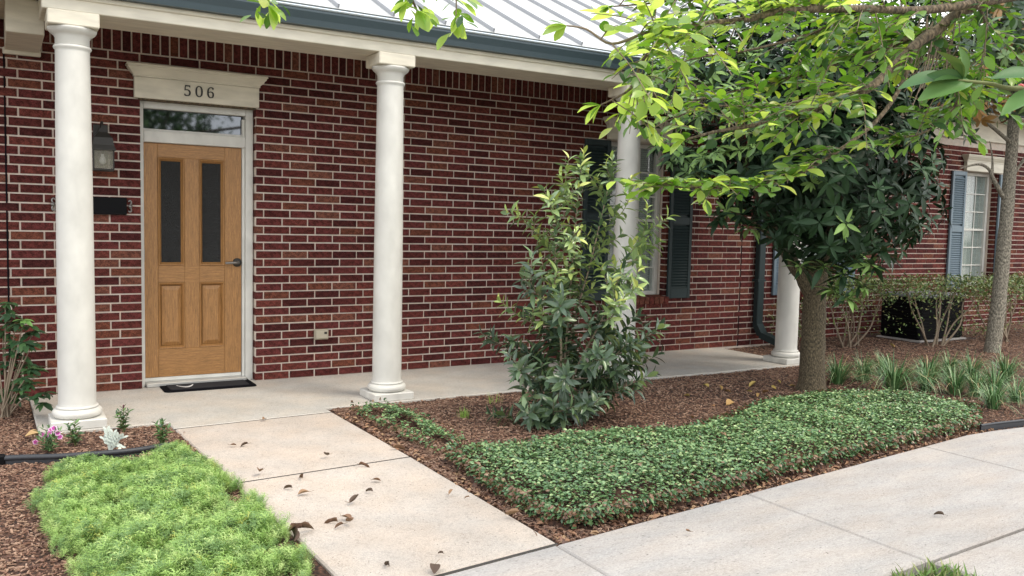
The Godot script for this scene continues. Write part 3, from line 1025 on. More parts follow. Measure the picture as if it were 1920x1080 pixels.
# ------------------------------------------------------------------ small things
func make_small_objects() -> void:
	# wall lantern
	var l := thing("wall_lantern", "dark bronze wall lantern with a clear bulb beside the oak door", "lantern", Vector3(-1.64, 2.0, 0.0))
	mi("back_plate", cbox(Vector3(-0.06, 0.10, 0.001), Vector3(0.06, 0.42, 0.022), 0.008), M.iron, l)
	mi("arm", tube(smooth_path([Vector3(0, 0.33, 0.02), Vector3(0, 0.40, 0.08), Vector3(0, 0.43, 0.13), Vector3(0, 0.40, 0.165), Vector3(0, 0.36, 0.17)]), taper(21, 0.012, 0.010), 8), M.iron, l)
	var st := begin()
	var rings := [[0.025, 0.375], [0.035, 0.34], [0.075, 0.29], [0.085, 0.225], [0.098, 0.190], [0.098, 0.180]]
	var zc := 0.17
	for i in rings.size() - 1:
		for k in 4:
			var c := [Vector2(-1, -1), Vector2(1, -1), Vector2(1, 1), Vector2(-1, 1)]
			var p: Vector2 = c[k]; var q: Vector2 = c[(k + 1) % 4]
			var a: float = rings[i][0]; var b: float = rings[i + 1][0]
			quad(st, Vector3(q.x * b, rings[i + 1][1], zc + q.y * b), Vector3(p.x * b, rings[i + 1][1], zc + p.y * b), Vector3(p.x * a, rings[i][1], zc + p.y * a), Vector3(q.x * a, rings[i][1], zc + q.y * a))
	quad(st, Vector3(-0.098, 0.18, zc - 0.098), Vector3(0.098, 0.18, zc - 0.098), Vector3(0.098, 0.18, zc + 0.098), Vector3(-0.098, 0.18, zc + 0.098))
	mi("lantern_roof", done(st), M.iron, l)
	mi("lantern_base", cbox(Vector3(-0.085, 0.0, zc - 0.085), Vector3(0.085, 0.018, zc + 0.085), 0.006), M.iron, l)
	for sx in [-1, 1]:
		for sz in [-1, 1]:
			mi("corner_post", cbox(Vector3(sx * 0.08 - 0.006, 0.018, zc + sz * 0.08 - 0.006), Vector3(sx * 0.08 + 0.006, 0.182, zc + sz * 0.08 + 0.006), 0.002), M.iron, l)
	for sx in [-1, 1]:
		mi("glass_pane", cbox(Vector3(sx * 0.08 - 0.001, 0.02, zc - 0.074), Vector3(sx * 0.08 + 0.001, 0.18, zc + 0.074), 0.0003), M.lamp_glass, l)
		mi("glass_pane", cbox(Vector3(-0.074, 0.02, zc + sx * 0.08 - 0.001), Vector3(0.074, 0.18, zc + sx * 0.08 + 0.001), 0.0003), M.lamp_glass, l)
	mi("bulb", lathe([[0.001, 0.055], [0.014, 0.06], [0.026, 0.075], [0.029, 0.092], [0.022, 0.115], [0.014, 0.135], [0.013, 0.16]], 16), M.bulb, l, Transform3D(Basis.IDENTITY, Vector3(0, 0, zc)))
	mi("socket", lathe([[0.016, 0.15], [0.016, 0.19]], 12), M.iron, l, Transform3D(Basis.IDENTITY, Vector3(0, 0, zc)))
	# name plaque with scroll ends
	var p := thing("wall_plaque", "blank black wall plaque with bronze scroll ends beside the door", "plaque", Vector3(-1.725, 1.62, 0.0))
	mi("plate", cbox(Vector3(-0.27, 0.0, 0.004), Vector3(0.295, 0.155, 0.034), 0.006), M.black, p)
	for s in [-1, 1]:
		var ox := 0.296 if s > 0 else -0.271
		for t in [-1, 1]:
			var sp := []
			for k in 14:
				var an := k / 13.0 * 4.6
				var r := 0.030 * (1.0 - k / 17.0)
				sp.append(Vector3(ox + s * (0.022 + r * sin(an) * 0.7), 0.0775 + t * (0.035 - r * cos(an) * 0.9 + 0.004), 0.02))
			mi("scroll", tube(sp, taper(14, 0.008, 0.006), 6), M.steel, p)
		mi("finial", lathe_z([[0.001, 0.03], [0.014, 0.026], [0.018, 0.015], [0.018, 0.0]], 14), M.steel, p, Transform3D(Basis.IDENTITY, Vector3(ox + s * 0.03, 0.0775, 0.008)))
	# outlet
	var o := thing("outlet_cover", "small beige weatherproof outlet cover on the brick wall", "outlet", Vector3(0.404, 0.385, 0.0))
	mi("box", cbox(Vector3(-0.075, 0.0, 0.001), Vector3(0.075, 0.108, 0.035), 0.008), mat(lin(0.36, 0.32, 0.24), 0.6), o)
	mi("lid", cbox(Vector3(-0.062, 0.012, 0.0355), Vector3(0.062, 0.096, 0.052), 0.006), mat(lin(0.40, 0.36, 0.28), 0.5), o)
	mi("latch", cbox(Vector3(0.022, 0.06, 0.0525), Vector3(0.050, 0.082, 0.057), 0.002), M.iron, o)
	# doormat
	var m := thing("doormat", "black doormat with a small white curved mark at the oak door", "doormat", Vector3(-0.735, 0.0, -0.19))
	var poly := PackedVector2Array()
	var hw := 0.42; var hd := 0.245; var rr := 0.05
	for q in 4:
		for k in 5:
			var a := q * PI / 2 + k * PI / 8
			var cx: float = (hw - rr) * (1.0 if q == 0 or q == 3 else -1.0)
			var cz: float = (hd - rr) * (1.0 if q < 2 else -1.0)
			poly.append(Vector2(cx + cos(a) * rr, cz + sin(a) * rr))
	mi("mat_base", slab_mesh(poly, 0.012, 0.001, 0.006), M.black_rough, m, Transform3D(Basis.IDENTITY, Vector3(0, 0, 0.245)))
	var inner := PackedVector2Array()
	for q in poly: inner.append(q * Vector2(0.86, 0.78))
	mi("mat_pile", slab_mesh(inner, 0.017, 0.0125, 0.004), mat(lin(0.010, 0.010, 0.014), 1.0), m, Transform3D(Basis.IDENTITY, Vector3(0, 0, 0.245)))
	var ms := []
	for k in 9:
		var t := k / 8.0
		ms.append(Vector3(-0.28 + 0.15 * t, 0.0175, 0.33 - 0.10 * pow(abs(t - 0.5) * 2.0, 2.0)))
	var wm := begin()
	for k in 8:
		var wd := 0.026 + 0.012 * sin(PI * k / 8.0)
		var a0: Vector3 = ms[k]; var a1: Vector3 = ms[k + 1]
		quad(wm, a0 + Vector3(0, 0.001, wd), a1 + Vector3(0, 0.001, wd), a1 + Vector3(0, 0.001, -wd * 0.3), a0 + Vector3(0, 0.001, -wd * 0.3))
	mi("white_mark", done(wm), M.white_flat, m)
	# air conditioner on its pad
	var ac := thing("air_conditioner", "black outdoor air conditioning unit half hidden behind the clipped hedge", "air conditioner", Vector3(9.5, 0.045, 0.68))
	mi("pad", cbox(Vector3(-0.57, -0.05, -0.36), Vector3(0.57, 0.030, 0.37), 0.008), M.sidewalk, ac)
	mi("cabinet", cbox(Vector3(-0.54, 0.031, -0.33), Vector3(0.54, 0.64, 0.33), 0.03), M.black, ac)
	mi("top_cover", cbox(Vector3(-0.55, 0.641, -0.34), Vector3(0.55, 0.69, 0.34), 0.02), mat(lin(0.20, 0.205, 0.23), 0.4), ac)
	for k in 11:
		mi("grille_bar", cbox(Vector3(-0.50, 0.10 + k * 0.045, 0.3305), Vector3(0.50, 0.112 + k * 0.045, 0.342), 0.003), M.black, ac)
	for k in 9:
		mi("grille_bar", cbox(Vector3(-0.552, 0.10 + k * 0.055, -0.30), Vector3(-0.5405, 0.112 + k * 0.055, 0.30), 0.003), M.black, ac)
	# plastic bed edging
	var eg := thing("bed_edging", "black plastic edging with a joint stake across the flower bed", "edging", Vector3(-2.3, -0.01, 2.25))
	var ep := smooth_path([Vector3(-0.9, 0.03, -0.15), Vector3(-0.16, 0.032, -0.05), Vector3(0.2, 0.032, 0.06), Vector3(0.6, 0.03, 0.10), Vector3(0.86, 0.02, 0.0)])
	mi("edging_rim", tube(ep, taper(ep.size(), 0.019, 0.019), 10), M.rubber, eg)
	var eb := begin()
	for k in ep.size() - 1:
		quad(eb, ep[k] + Vector3(0, -0.06, 0.009), ep[k + 1] + Vector3(0, -0.06, 0.009), ep[k + 1] + Vector3(0, 0, 0.009), ep[k] + Vector3(0, 0, 0.009))
	mi("edging_skirt", done(eb), M.rubber, eg)
	mi("joint_sleeve", cbox(Vector3(-0.19, -0.02, -0.085), Vector3(-0.13, 0.058, -0.025), 0.012), M.black, eg)
	var e2 := thing("bed_edging", "short black plastic edging between the ground cover and the pavement", "edging", Vector3(4.55, -0.02, 4.5))
	var q2 := []
	for k in 14:
		var x := k * 0.10
		q2.append(Vector3(x, 0.055, sidewalk_z(4.55 + x) - 4.5 - 0.045))
	var e3 := begin()
	for k in 13:
		for s in [-1.0, 1.0]:
			var off := Vector3(0, 0, 0.006 * s)
			if s > 0: quad(e3, q2[k] + Vector3(0, -0.08, 0) + off, q2[k + 1] + Vector3(0, -0.08, 0) + off, q2[k + 1] + off, q2[k] + off)
			else: quad(e3, q2[k + 1] + Vector3(0, -0.08, 0) + off, q2[k] + Vector3(0, -0.08, 0) + off, q2[k] + off, q2[k + 1] + off)
	mi("edging_skirt", done(e3), M.rubber, e2)
	mi("edging_rim", tube(q2, taper(14, 0.011, 0.011), 8), M.rubber, e2)

# ------------------------------------------------------------------ planting
func in_poly(p: Vector2, poly: PackedVector2Array) -> bool: return Geometry2D.is_point_in_polygon(p, poly)

func edge_dist(p: Vector2, poly: PackedVector2Array) -> float:
	var d := 1e9
	for i in poly.size():
		d = min(d, p.distance_to(Geometry2D.get_closest_point_to_segment(p, poly[i], poly[(i + 1) % poly.size()])))
	return d

func gpoly(list: Array) -> PackedVector2Array:
	var r := PackedVector2Array()
	for q in list:
		var p := gp(q[0], q[1])
		r.append(Vector2(p.x, p.z))
	return r

func make_plants() -> void:
	make_groundcover()
	make_fern_bed()
	make_shrub()
	make_liriope()
	make_hedges()
	make_left_shrub()
	make_flowers()

func make_groundcover() -> void:
	var pal := [Color(0.10, 0.19, 0.08), Color(0.145, 0.26, 0.105), Color(0.065, 0.135, 0.06), Color(0.22, 0.34, 0.145), Color(0.34, 0.45, 0.20), Color(0.16, 0.085, 0.05), Color(0.24, 0.15, 0.09)]
	var main := PackedVector2Array([Vector2(0.42, 3.10), Vector2(0.78, 3.22), Vector2(1.25, 3.17), Vector2(1.9, 3.30), Vector2(2.35, 3.42), Vector2(3.0, 3.22), Vector2(3.8, 2.92), Vector2(4.75, 2.90), Vector2(5.25, 3.35), Vector2(5.22, 4.10), Vector2(4.62, 4.50), Vector2(3.0, 4.65), Vector2(1.76, 4.78), Vector2(0.75, 4.91), Vector2(0.17, 4.94), Vector2(0.06, 4.72), Vector2(0.08, 4.1), Vector2(0.16, 3.4)])
	for i in 9: main[i] += (Vector2(EYE.x, EYE.z) - main[i]).normalized() * 0.33
	var side := PackedVector2Array([Vector2(0.10, 1.72), Vector2(0.42, 1.70), Vector2(0.48, 2.3), Vector2(0.46, 3.12), Vector2(0.16, 3.3), Vector2(0.10, 2.5)])
	var lm := leaf_mesh(0.30, 0, 0.25, 0.12, 3)
	var specs := [[main, 64000, 0.125, "dense glossy green ground cover mat clipped along the pavement edge", Vector3(2.3, 0, 4.0)], [side, 3600, 0.11, "thin straggling strip of ground cover along the entrance path", Vector3(0.3, 0, 2.5)]]
	for sp in specs:
		var poly: PackedVector2Array = sp[0]
		var gname := "ground_cover"
		var root := thing(gname, sp[3], "ground cover", sp[4])
		root.set_meta("kind", "stuff")
		var bb := Rect2(poly[0], Vector2.ZERO)
		for q in poly: bb = bb.expand(q)
		var list := []
		var hgt: float = sp[2]
		# woody floor under the leaves
		if hgt > 0.12:
			var st := begin(false)
			var nx := int(bb.size.x / 0.05)
			var nz := int(bb.size.y / 0.05)
			for j in nz + 1:
				for i in nx + 1:
					var p := bb.position + Vector2(i * 0.05, j * 0.05)
					var h := -0.05
					if in_poly(p, poly): h = cover_h(p, poly, hgt) * 0.72 - 0.02
					st.add_vertex(Vector3(p.x, h, p.y) - sp[4])
			for j in nz:
				for i in nx:
					var a := j * (nx + 1) + i
					for q in [a, a + 1, a + nx + 2, a, a + nx + 2, a + nx + 1]: st.add_index(q)
			st.generate_normals()
			mi("stems_and_litter", st.commit(), M.mulch, root)
		for k in int(sp[1]):
			var p := bb.position + Vector2(rng.randf() * bb.size.x, rng.randf() * bb.size.y)
			if not in_poly(p, poly): continue
			var d := edge_dist(p, poly)
			if hgt < 0.12 and edge_noise.get_noise_2d(p.x * 6.0, p.y * 6.0) < -0.12: continue
			var h := cover_h(p, poly, hgt)
			var y := h * (1.0 - 0.45 * pow(rng.randf(), 2.2)) + 0.004
			var low := y < h * 0.72
			var ci: int = [0, 0, 1, 1, 2, 3, 3, 4][rng.randi() % 8]
			if (low and rng.randf() < 0.35) or (d < 0.05 and rng.randf() < 0.30): ci = 5 if rng.randf() < 0.6 else 6
			elif rng.randf() < 0.035: ci = 6
			if rng.randf() < 0.05: y += rng.randf_range(0.01, 0.035)
			if edge_noise.get_noise_2d(p.x * 5.0 + 70.0, p.y * 5.0) < -0.38 and rng.randf() < 0.55: continue
			var az := rng.randf() * TAU
			var dir := Vector3(cos(az), rng.randf_range(-0.25, 0.55), sin(az))
			var nrm := Vector3(rng.randf_range(-0.6, 0.6), 1.0, rng.randf_range(-0.6, 0.6))
			list.append([leaf_xf(Vector3(p.x, y, p.y) - sp[4], dir, nrm, rng.randf_range(0.018, 0.034)), ci])
		# leaves hanging down the clipped flank
		for k in int(sp[1] * 0.22):
			var i := rng.randi() % poly.size()
			var a: Vector2 = poly[i]; var b: Vector2 = poly[(i + 1) % poly.size()]
			if rng.randf() > a.distance_to(b) / 1.3: continue
			var p := a.lerp(b, rng.randf())
			var nn := (b - a).orthogonal().normalized()
			if in_poly(p + nn * 0.02, poly): nn = -nn
			p -= nn * rng.randf_range(0.0, 0.05)
			var y := hgt * 0.8 * pow(rng.randf(), 0.8)
			var ci: int = [0, 1, 2, 5, 5, 5, 6, 2][rng.randi() % 8]
			var dir := Vector3(nn.x, rng.randf_range(-0.6, 0.6), nn.y) + rv(0.5)
			list.append([leaf_xf(Vector3(p.x, y, p.y) - sp[4], dir, Vector3(nn.x, 0.6, nn.y) + rv(0.4), rng.randf_range(0.02, 0.038)), ci])
		var o := multi("leaves", lm, leaf_mat(Color.WHITE, 0.25, 0.3, true), root, list, pal)
		o.set_meta("kind", "stuff")
	# fallen leaf litter along the foot of the mat
	var lit := []
	var lp := [Color(0.17, 0.085, 0.05), Color(0.26, 0.14, 0.08), Color(0.10, 0.055, 0.04), Color(0.33, 0.21, 0.12)]
	for k in 900:
		var x: float; var z: float
		if k % 3: 
			x = rng.randf_range(0.0, 4.7); z = sidewalk_z(x) - rng.randf_range(0.0, 0.13)
		else:
			z = rng.randf_range(1.75, 4.95); x = rng.randf_range(-0.02, 0.10)
		lit.append([leaf_xf(Vector3(x, mulch_y(x, z) + 0.012, z), Vector3(rng.randf_range(-1, 1), rng.randf_range(-0.1, 0.2), rng.randf_range(-1, 1)), Vector3(rng.randf_range(-0.5, 0.5), 1, rng.randf_range(-0.5, 0.5)), rng.randf_range(0.02, 0.05)), rng.randi() % 4])
	var lo := multi("leaf_litter", leaf_mesh(0.3, 0, 0.5, 0.3, 3), leaf_mat(Color.WHITE, 0.8, 0.0, true), self, lit, lp)
	tag(lo, "dry brown leaf litter along the foot of the ground cover", "leaf litter", "", "stuff")
	# grass tuft at the pavement corner, near edge of the picture
	var gl := []
	for k in 1500:
		var p := Vector3(rng.randf_range(0.6, 1.49), 0, 0)
		p.z = rng.randf_range(6.13 - 0.055 * (p.x - 1.48), 6.9)
		if p.z < 6.2 and p.x < 1.12: continue
		gl.append([leaf_xf(p + Vector3(0, -0.04, 0), Vector3(rng.randf_range(-0.7, 0.7), 1, rng.randf_range(-0.7, 0.7)), rv(), rng.randf_range(0.05, 0.10)), rng.randi() % 3])
	var go := multi("lawn_grass", leaf_mesh(0.06, 2, 0.2, 0.4, 4), leaf_mat(Color.WHITE, 0.6, 0.3, true), self, gl, [Color(0.12, 0.22, 0.05), Color(0.18, 0.28, 0.07), Color(0.25, 0.27, 0.11)])
	tag(go, "short lawn grass at the corner of the pavement slabs", "grass", "", "stuff")

func cover_h(p: Vector2, poly: PackedVector2Array, hgt: float) -> float:
	var d := edge_dist(p, poly)
	var n := edge_noise.get_noise_2d(p.x * 2.2, p.y * 2.2)
	return hgt * (0.30 + 0.70 * smoothstep(0.0, 0.20, d)) * (1.0 + 0.45 * n)

func make_fern_bed() -> void:
	# a feathery sprig: thin stem with whorls of thread leaves
	var meshes := []
	for v in 3:
		var st := begin()
		var lean := Vector3(rng.randf_range(-0.25, 0.25), 1, rng.randf_range(-0.25, 0.25))
		for k in 26:
			var t := 0.15 + 0.85 * k / 25.0
			var p := lean * t + Vector3(0, -0.15 * t * t, 0)
			var az := k * 2.4 + rng.randf() * 0.5
			var len := 0.42 * (1.1 - 0.55 * t) * rng.randf_range(0.7, 1.2)
			var tip := p + Vector3(cos(az), rng.randf_range(0.25, 0.9), sin(az)).normalized() * len
			var wdt := Vector3(-sin(az), 0.2, cos(az)) * 0.020
			for q in [p - wdt * 0.6, tip, p + wdt * 0.6]: st.add_vertex(q)
			for f in 3:
				var m := p.lerp(tip, 0.3 + 0.22 * f)
				var s := 1.0 if f % 2 else -1.0
				var t2 := m + (tip - p).normalized() * len * 0.28 + Vector3(-sin(az), 0.3, cos(az)) * s * len * 0.34
				for q in [m - wdt * 0.45, t2, m + (tip - p).normalized() * 0.02 + wdt * 0.45]: st.add_vertex(q)
		meshes.append(done(st))
	var pal := [Color(0.27, 0.43, 0.11), Color(0.34, 0.50, 0.14), Color(0.19, 0.33, 0.09), Color(0.43, 0.56, 0.20), Color(0.15, 0.26, 0.085), Color(0.47, 0.51, 0.12)]
	var poly := PackedVector2Array([Vector2(-2.10, 2.30), Vector2(-1.88, 2.40), Vector2(-1.68, 2.50), Vector2(-1.50, 2.20), Vector2(-1.36, 2.10), Vector2(-1.27, 2.6), Vector2(-1.24, 3.2), Vector2(-1.20, 4.0), Vector2(-1.22, 4.8), Vector2(-1.40, 5.2), Vector2(-2.0, 5.3), Vector2(-2.16, 4.6), Vector2(-2.27, 3.9), Vector2(-2.32, 3.3), Vector2(-2.24, 2.75)])
	for i in 5: poly[i] += (Vector2(EYE.x, EYE.z) - poly[i]).normalized() * 0.16
	var root := thing("feathery_ground_cover", "bright lime green feathery plants filling the bed beside the path", "ground cover", Vector3(-1.75, 0, 3.6))
	root.set_meta("kind", "stuff")
	var lists := [[], [], []]
	var bb := Rect2(poly[0], Vector2.ZERO)
	for q in poly: bb = bb.expand(q)
	for k in 14000:
		var p := bb.position + Vector2(rng.randf() * bb.size.x, rng.randf() * bb.size.y)
		if not in_poly(p, poly): continue
		var d := edge_dist(p, poly)
		var n := edge_noise.get_noise_2d(p.x * 4.0 + 40.0, p.y * 4.0)
		if n < -0.16 - 0.22 * smoothstep(0.0, 0.3, d): continue
		if d < 0.10 and rng.randf() < 0.45: continue
		var h := (0.05 + 0.045 * smoothstep(0.0, 0.18, d) + 0.02 * smoothstep(2.8, 3.6, p.y)) * (1.0 + 0.6 * n) * rng.randf_range(0.6, 1.35)
		var bs := Basis.from_euler(Vector3(rng.randf_range(-0.35, 0.35), rng.randf() * TAU, rng.randf_range(-0.35, 0.35))).scaled(Vector3(1, 1, 1) * h)
		var ci: int = [0, 0, 1, 1, 2, 3, 4][rng.randi() % 7]
		if n > 0.25 and rng.randf() < 0.4: ci = 4
		if rng.randf() < 0.02: ci = 5
		lists[k % 3].append([Transform3D(bs, Vector3(p.x, -0.012, p.y) - root.position), ci])
	for v in 3:
		var o := multi("sprigs", meshes[v], leaf_mat(Color.WHITE, 0.6, 0.5, true), root, lists[v], pal)
		o.set_meta("kind", "stuff")
	# small grass tufts by the shrub
	for q in [[gp(870, 785), 0.11, 70, "bright green grass tuft growing in the mulch near the young shrub"], [gp(927, 757), 0.13, 26, "thin wispy green tuft in the mulch by the porch floor"], [gp(1000, 800), 0.14, 60, "feathery green tuft at the foot of the young shrub"]]:
		var t := thing("grass_tuft", q[3], "grass tuft", q[0])
		var st := begin()
		for k in q[2]:
			var az := rng.randf() * TAU
			var o: Vector3 = Vector3(cos(az), 0, sin(az)) * rng.randf() * q[1] * 0.5
			var tip: Vector3 = o + Vector3(cos(az) * rng.randf() * 0.5, 1.0, sin(az) * rng.randf() * 0.5) * q[1] * rng.randf_range(0.5, 1.0)
			var wd := Vector3(-sin(az), 0, cos(az)) * 0.003
			for v in [o - wd + Vector3(0, -0.03, 0), tip, o + wd + Vector3(0, -0.03, 0)]: st.add_vertex(v)
		mi("blades", done(st), leaf_mat(Color(0.24, 0.42, 0.07), 0.6, 0.5, false), t).set_meta("kind", "stuff")

# leaves in a spiral along a path; returns items
func spiral_leaves(items: Array, pts: Array, from: float, step: float, size: float, open: float, young: int, pals: Array, mesh_n: int) -> void:
	var total := 0.0
	for i in pts.size() - 1: total += pts[i].distance_to(pts[i + 1])
	var run := 0.0
	var next := total * from
	var az := rng.randf() * TAU
	for i in pts.size() - 1:
		var a: Vector3 = pts[i]; var b: Vector3 = pts[i + 1]
		var l := a.distance_to(b)
		var t := (b - a).normalized()
		var s1 := t.cross(Vector3(0.31, 0.2, 0.93)).normalized()
		var s2 := t.cross(s1)
		while next < run + l:
			var p := a.lerp(b, (next - run) / l)
			var f := next / total
			az += 2.4
			var side := s1 * cos(az) + s2 * sin(az)
			var ang: float = lerp(open, open * 0.45, smoothstep(0.75, 1.0, f)) + rng.randf_range(-0.25, 0.25)
			var dir := t * cos(ang) + side * sin(ang)
			var nrm := t * sin(ang) - side * cos(ang) + rv(0.35)
			var ci: int = pals[rng.randi() % (pals.size() - young)]
			if young > 0 and f > 0.86: ci = pals[pals.size() - 1 - rng.randi() % young]
			items.append([leaf_xf(p, dir, nrm, size * rng.randf_range(0.65, 1.15) * (1.0 if f < 0.93 else 0.8)), ci, rng.randi() % mesh_n])
			next += step * rng.randf_range(0.7, 1.3)
		run += l

# leaves spread level to both sides of a twig
func level_leaves(items: Array, pts: Array, step: float, size: float, cols: Array) -> void:
	var total := 0.0
	for i in pts.size() - 1: total += pts[i].distance_to(pts[i + 1])
	var run := 0.0
	var next := total * 0.12
	var s := 1.0
	for i in pts.size() - 1:
		var a: Vector3 = pts[i]; var b: Vector3 = pts[i + 1]
		var l := a.distance_to(b)
		var t := (b - a).normalized()
		while next < run + l:
			s = -s
			var side := t.cross(Vector3.UP).normalized() * s
			var dir := t * rng.randf_range(0.35, 0.9) + side * rng.randf_range(0.4, 1.0) + Vector3(0, rng.randf_range(-0.25, 0.3), 0)
			items.append([leaf_xf(a.lerp(b, (next - run) / l), dir, Vector3(0, 1, 0) + rv(0.55), size * rng.randf_range(0.6, 1.15)), cols[rng.randi() % cols.size()], rng.randi() % 3])
			next += step * rng.randf_range(0.7, 1.3)
		run += l

func make_shrub() -> void:
	var base := gp(1045, 795, 0.0)
	base.y = mulch_y(base.x, base.z)
	var root := thing("young_shrub", "tall loose young evergreen shrub with yellow green shoot tips in the mulch", "shrub", base)
	var depth := (base - EYE).dot(CF)
	# shoots: tip pixel, depth offset, and where they leave the main stems
	var tips := [[1096, 287, 0.0], [1150, 290, 0.12], [1063, 318, -0.12], [1122, 335, 0.2], [1040, 372, -0.2], [965, 397, -0.1], [1186, 372, 0.1], [1222, 385, -0.05], [1000, 430, 0.25], [1215, 450, 0.25], [1080, 430, -0.3], [1140, 420, 0.3], [928, 562, -0.1], [985, 520, -0.35], [1010, 480, 0.1], [918, 626, 0.05], [1205, 500, -0.3], [1245, 612, 0.0], [1242, 660, 0.2], [950, 660, -0.35], [1160, 560, -0.35], [1095, 530, 0.35], [1020, 600, 0.4], [1180, 640, -0.3], [1225, 700, -0.15], [975, 715, -0.25], [940, 775, -0.15], [1000, 770, -0.35], [1120, 660, -0.45], [1060, 700, -0.5], [1130, 740, -0.35], [1050, 560, -0.4], [1190, 720, 0.2], [1085, 640, 0.45], [1010, 690, 0.3], [1150, 690, 0.4], [1060, 620, 0.1], [1110, 590, 0.0], [985, 590, 0.2], [1200, 590, 0.3], [1030, 540, -0.1], [1085, 480, 0.1], [1130, 500, -0.1], [1060, 760, -0.3], [1100, 720, 0.2], [965, 640, 0.0], [1195, 670, -0.1]]
	var mains := [[1090, 300, 0.0], [1145, 330, 0.15], [1045, 400, -0.1], [1175, 480, -0.1]]
	var stm := []
	for m in mains:
		var tip := px(m[0], m[1], depth + m[2])
		var p := smooth_path([base + Vector3(rng.randf_range(-0.05, 0.05), -0.03, rng.randf_range(-0.05, 0.05)), base.lerp(tip, 0.3) + Vector3(rng.randf_range(-0.03, 0.03), 0.05, rng.randf_range(-0.03, 0.03)), base.lerp(tip, 0.65) + rv(0.04), tip], 5)
		stm.append(p)
		var local := p.map(func(q): return q - base)
		mi("stem", tube(local, taper(local.size(), 0.014, 0.003), 6), M.twig, root)
	var items := []
	for k in 5: tips.append([rng.randf_range(1040, 1170), rng.randf_range(330, 560), rng.randf_range(-0.2, 0.25)])
	for k in 4: tips.append([rng.randf_range(990, 1170), rng.randf_range(690, 785), rng.randf_range(-0.4, 0.3)])
	for t in tips:
		if t[1] < 620: t[0] = lerp(1085.0, float(t[0]), 0.95)
		var tip := px(t[0], t[1], depth + t[2])
		# leave from the nearest main stem, lower down
		var best := base + Vector3(0, 0.1, 0)
		var bd := 1e9
		for p in stm:
			for q in p:
				if q.y < tip.y - 0.18 or q.y < base.y + 0.25:
					var d: float = q.distance_to(tip) + 0.4 * abs((tip.y - q.y) - 0.45)
					if d < bd: bd = d; best = q
		var mid := best.lerp(tip, 0.5) + Vector3(0, -0.05, 0) + (tip - base) * Vector3(0.06, 0, 0.06)
		var p := smooth_path([best, mid, tip], 6)
		var local := p.map(func(q): return q - base)
		mi("shoot", tube(local, taper(local.size(), 0.006, 0.002), 5), M.green_stem if t[1] < 450 else M.twig, root)
		var hi: bool = t[1] < 580 and rng.randf() < 0.9
		var size := 0.115 if hi else 0.13
		var cols: Array = [2, 3, 3, 3, 4, 2, 4, 5] if hi else [0, 0, 1, 2, 6, 0]
		spiral_leaves(items, p, 0.22, 0.0175, size, 1.2, 2 if hi else 0, cols, 3)
		for k in (2 if hi else 3):
			var o: Vector3 = p[rng.randi_range(3, p.size() - 3)]
			var out := (tip - best).normalized() * 0.6 + rv(0.8) * Vector3(1, 0.5, 1) + Vector3(0, 0.25, 0)
			var e := o + out.normalized() * rng.randf_range(0.12, 0.24)
			var q := smooth_path([o, o.lerp(e, 0.5) + Vector3(0, -0.01, 0), e], 4)
			mi("twig", tube(q.map(func(w): return w - base), taper(q.size(), 0.004, 0.0015), 4), M.twig, root)
			spiral_leaves(items, q, 0.1, 0.015, size, 1.15, 2 if hi else 0, cols, 3)
	for p in stm: spiral_leaves(items, p, 0.25, 0.014, 0.11, 1.1, 0, [0, 1, 2], 3)
	foliage(root, [leaf_mesh(0.15, 2, 0.25, 0.2), leaf_mesh(0.17, 0, 0.2, 0.32), leaf_mesh(0.155, 2, 0.35, 0.1)], items, [Color(0.058, 0.098, 0.06), Color(0.10, 0.16, 0.08), Color(0.15, 0.22, 0.11), Color(0.24, 0.34, 0.13), Color(0.34, 0.44, 0.14), Color(0.46, 0.50, 0.14), Color(0.09, 0.13, 0.095)], 0.27, 0.45)

func make_liriope() -> void:
	var meshes := []
	for v in 4:
		var st := begin(false)
		var base := 0
		for k in 150:
			var az := rng.randf() * TAU
			var out := rng.randf_range(0.10, 0.42)
			var h := rng.randf_range(0.15, 0.34)
			var o := Vector3(cos(az), 0, sin(az)) * rng.randf() * 0.06
			var col: Color = [Color(0.07, 0.17, 0.055), Color(0.11, 0.23, 0.08), Color(0.05, 0.12, 0.045), Color(0.16, 0.27, 0.11), Color(0.08, 0.18, 0.06), Color(0.32, 0.42, 0.22)][rng.randi() % 6]
			if rng.randf() < 0.04: col = Color(0.48, 0.36, 0.20)
			var side := Vector3(-sin(az), 0, cos(az)) * 0.0055
			for i in 7:
				var t := i / 6.0
				var p := o + Vector3(cos(az), 0, sin(az)) * out * pow(t, 1.5) + Vector3(0, h * (1.7 * t - 1.25 * t * t * t * (out / 0.34)) - 0.02, 0)
				var w := side * (1.0 - t * t * 0.9)
				st.set_color(col)
				st.add_vertex(p - w)
				st.set_color(col)
				st.add_vertex(p + w)
			for i in 6:
				var a := base + i * 2
				for q in [a, a + 1, a + 3, a, a + 3, a + 2]: st.add_index(q)
			base += 14
		st.generate_normals()
		meshes.append(st.commit())
	var m := leaf_mat(Color.WHITE, 0.4, 0.25, true)
	var spots := [[1570, 722, 1.0], [1618, 716, 0.85], [1675, 738, 1.15], [1790, 742, 0.95], [1740, 712, 1.0], [1865, 742, 0.95], [1885, 712, 1.0], [1862, 768, 0.8], [1735, 735, 0.9], [1820, 712, 0.9], [1905, 755, 0.8], [1655, 700, 0.8], [1780, 700, 0.8], [1830, 745, 0.8]]
	for i in spots.size():
		var s = spots[i]
		var p := gp(s[0], s[1], 0.0)
		p.y = mulch_y(p.x, p.z)
		var t := thing("lilyturf_clump", "clump of arching striped lilyturf blades in the mulch beyond the tree trunk", "grass clump", p, "lilyturf clumps in the mulch bed")
		t.rotation.y = rng.randf() * TAU
		t.scale = Vector3.ONE * s[2]
		mi("blades", meshes[i % 4], m, t).set_meta("kind", "stuff")

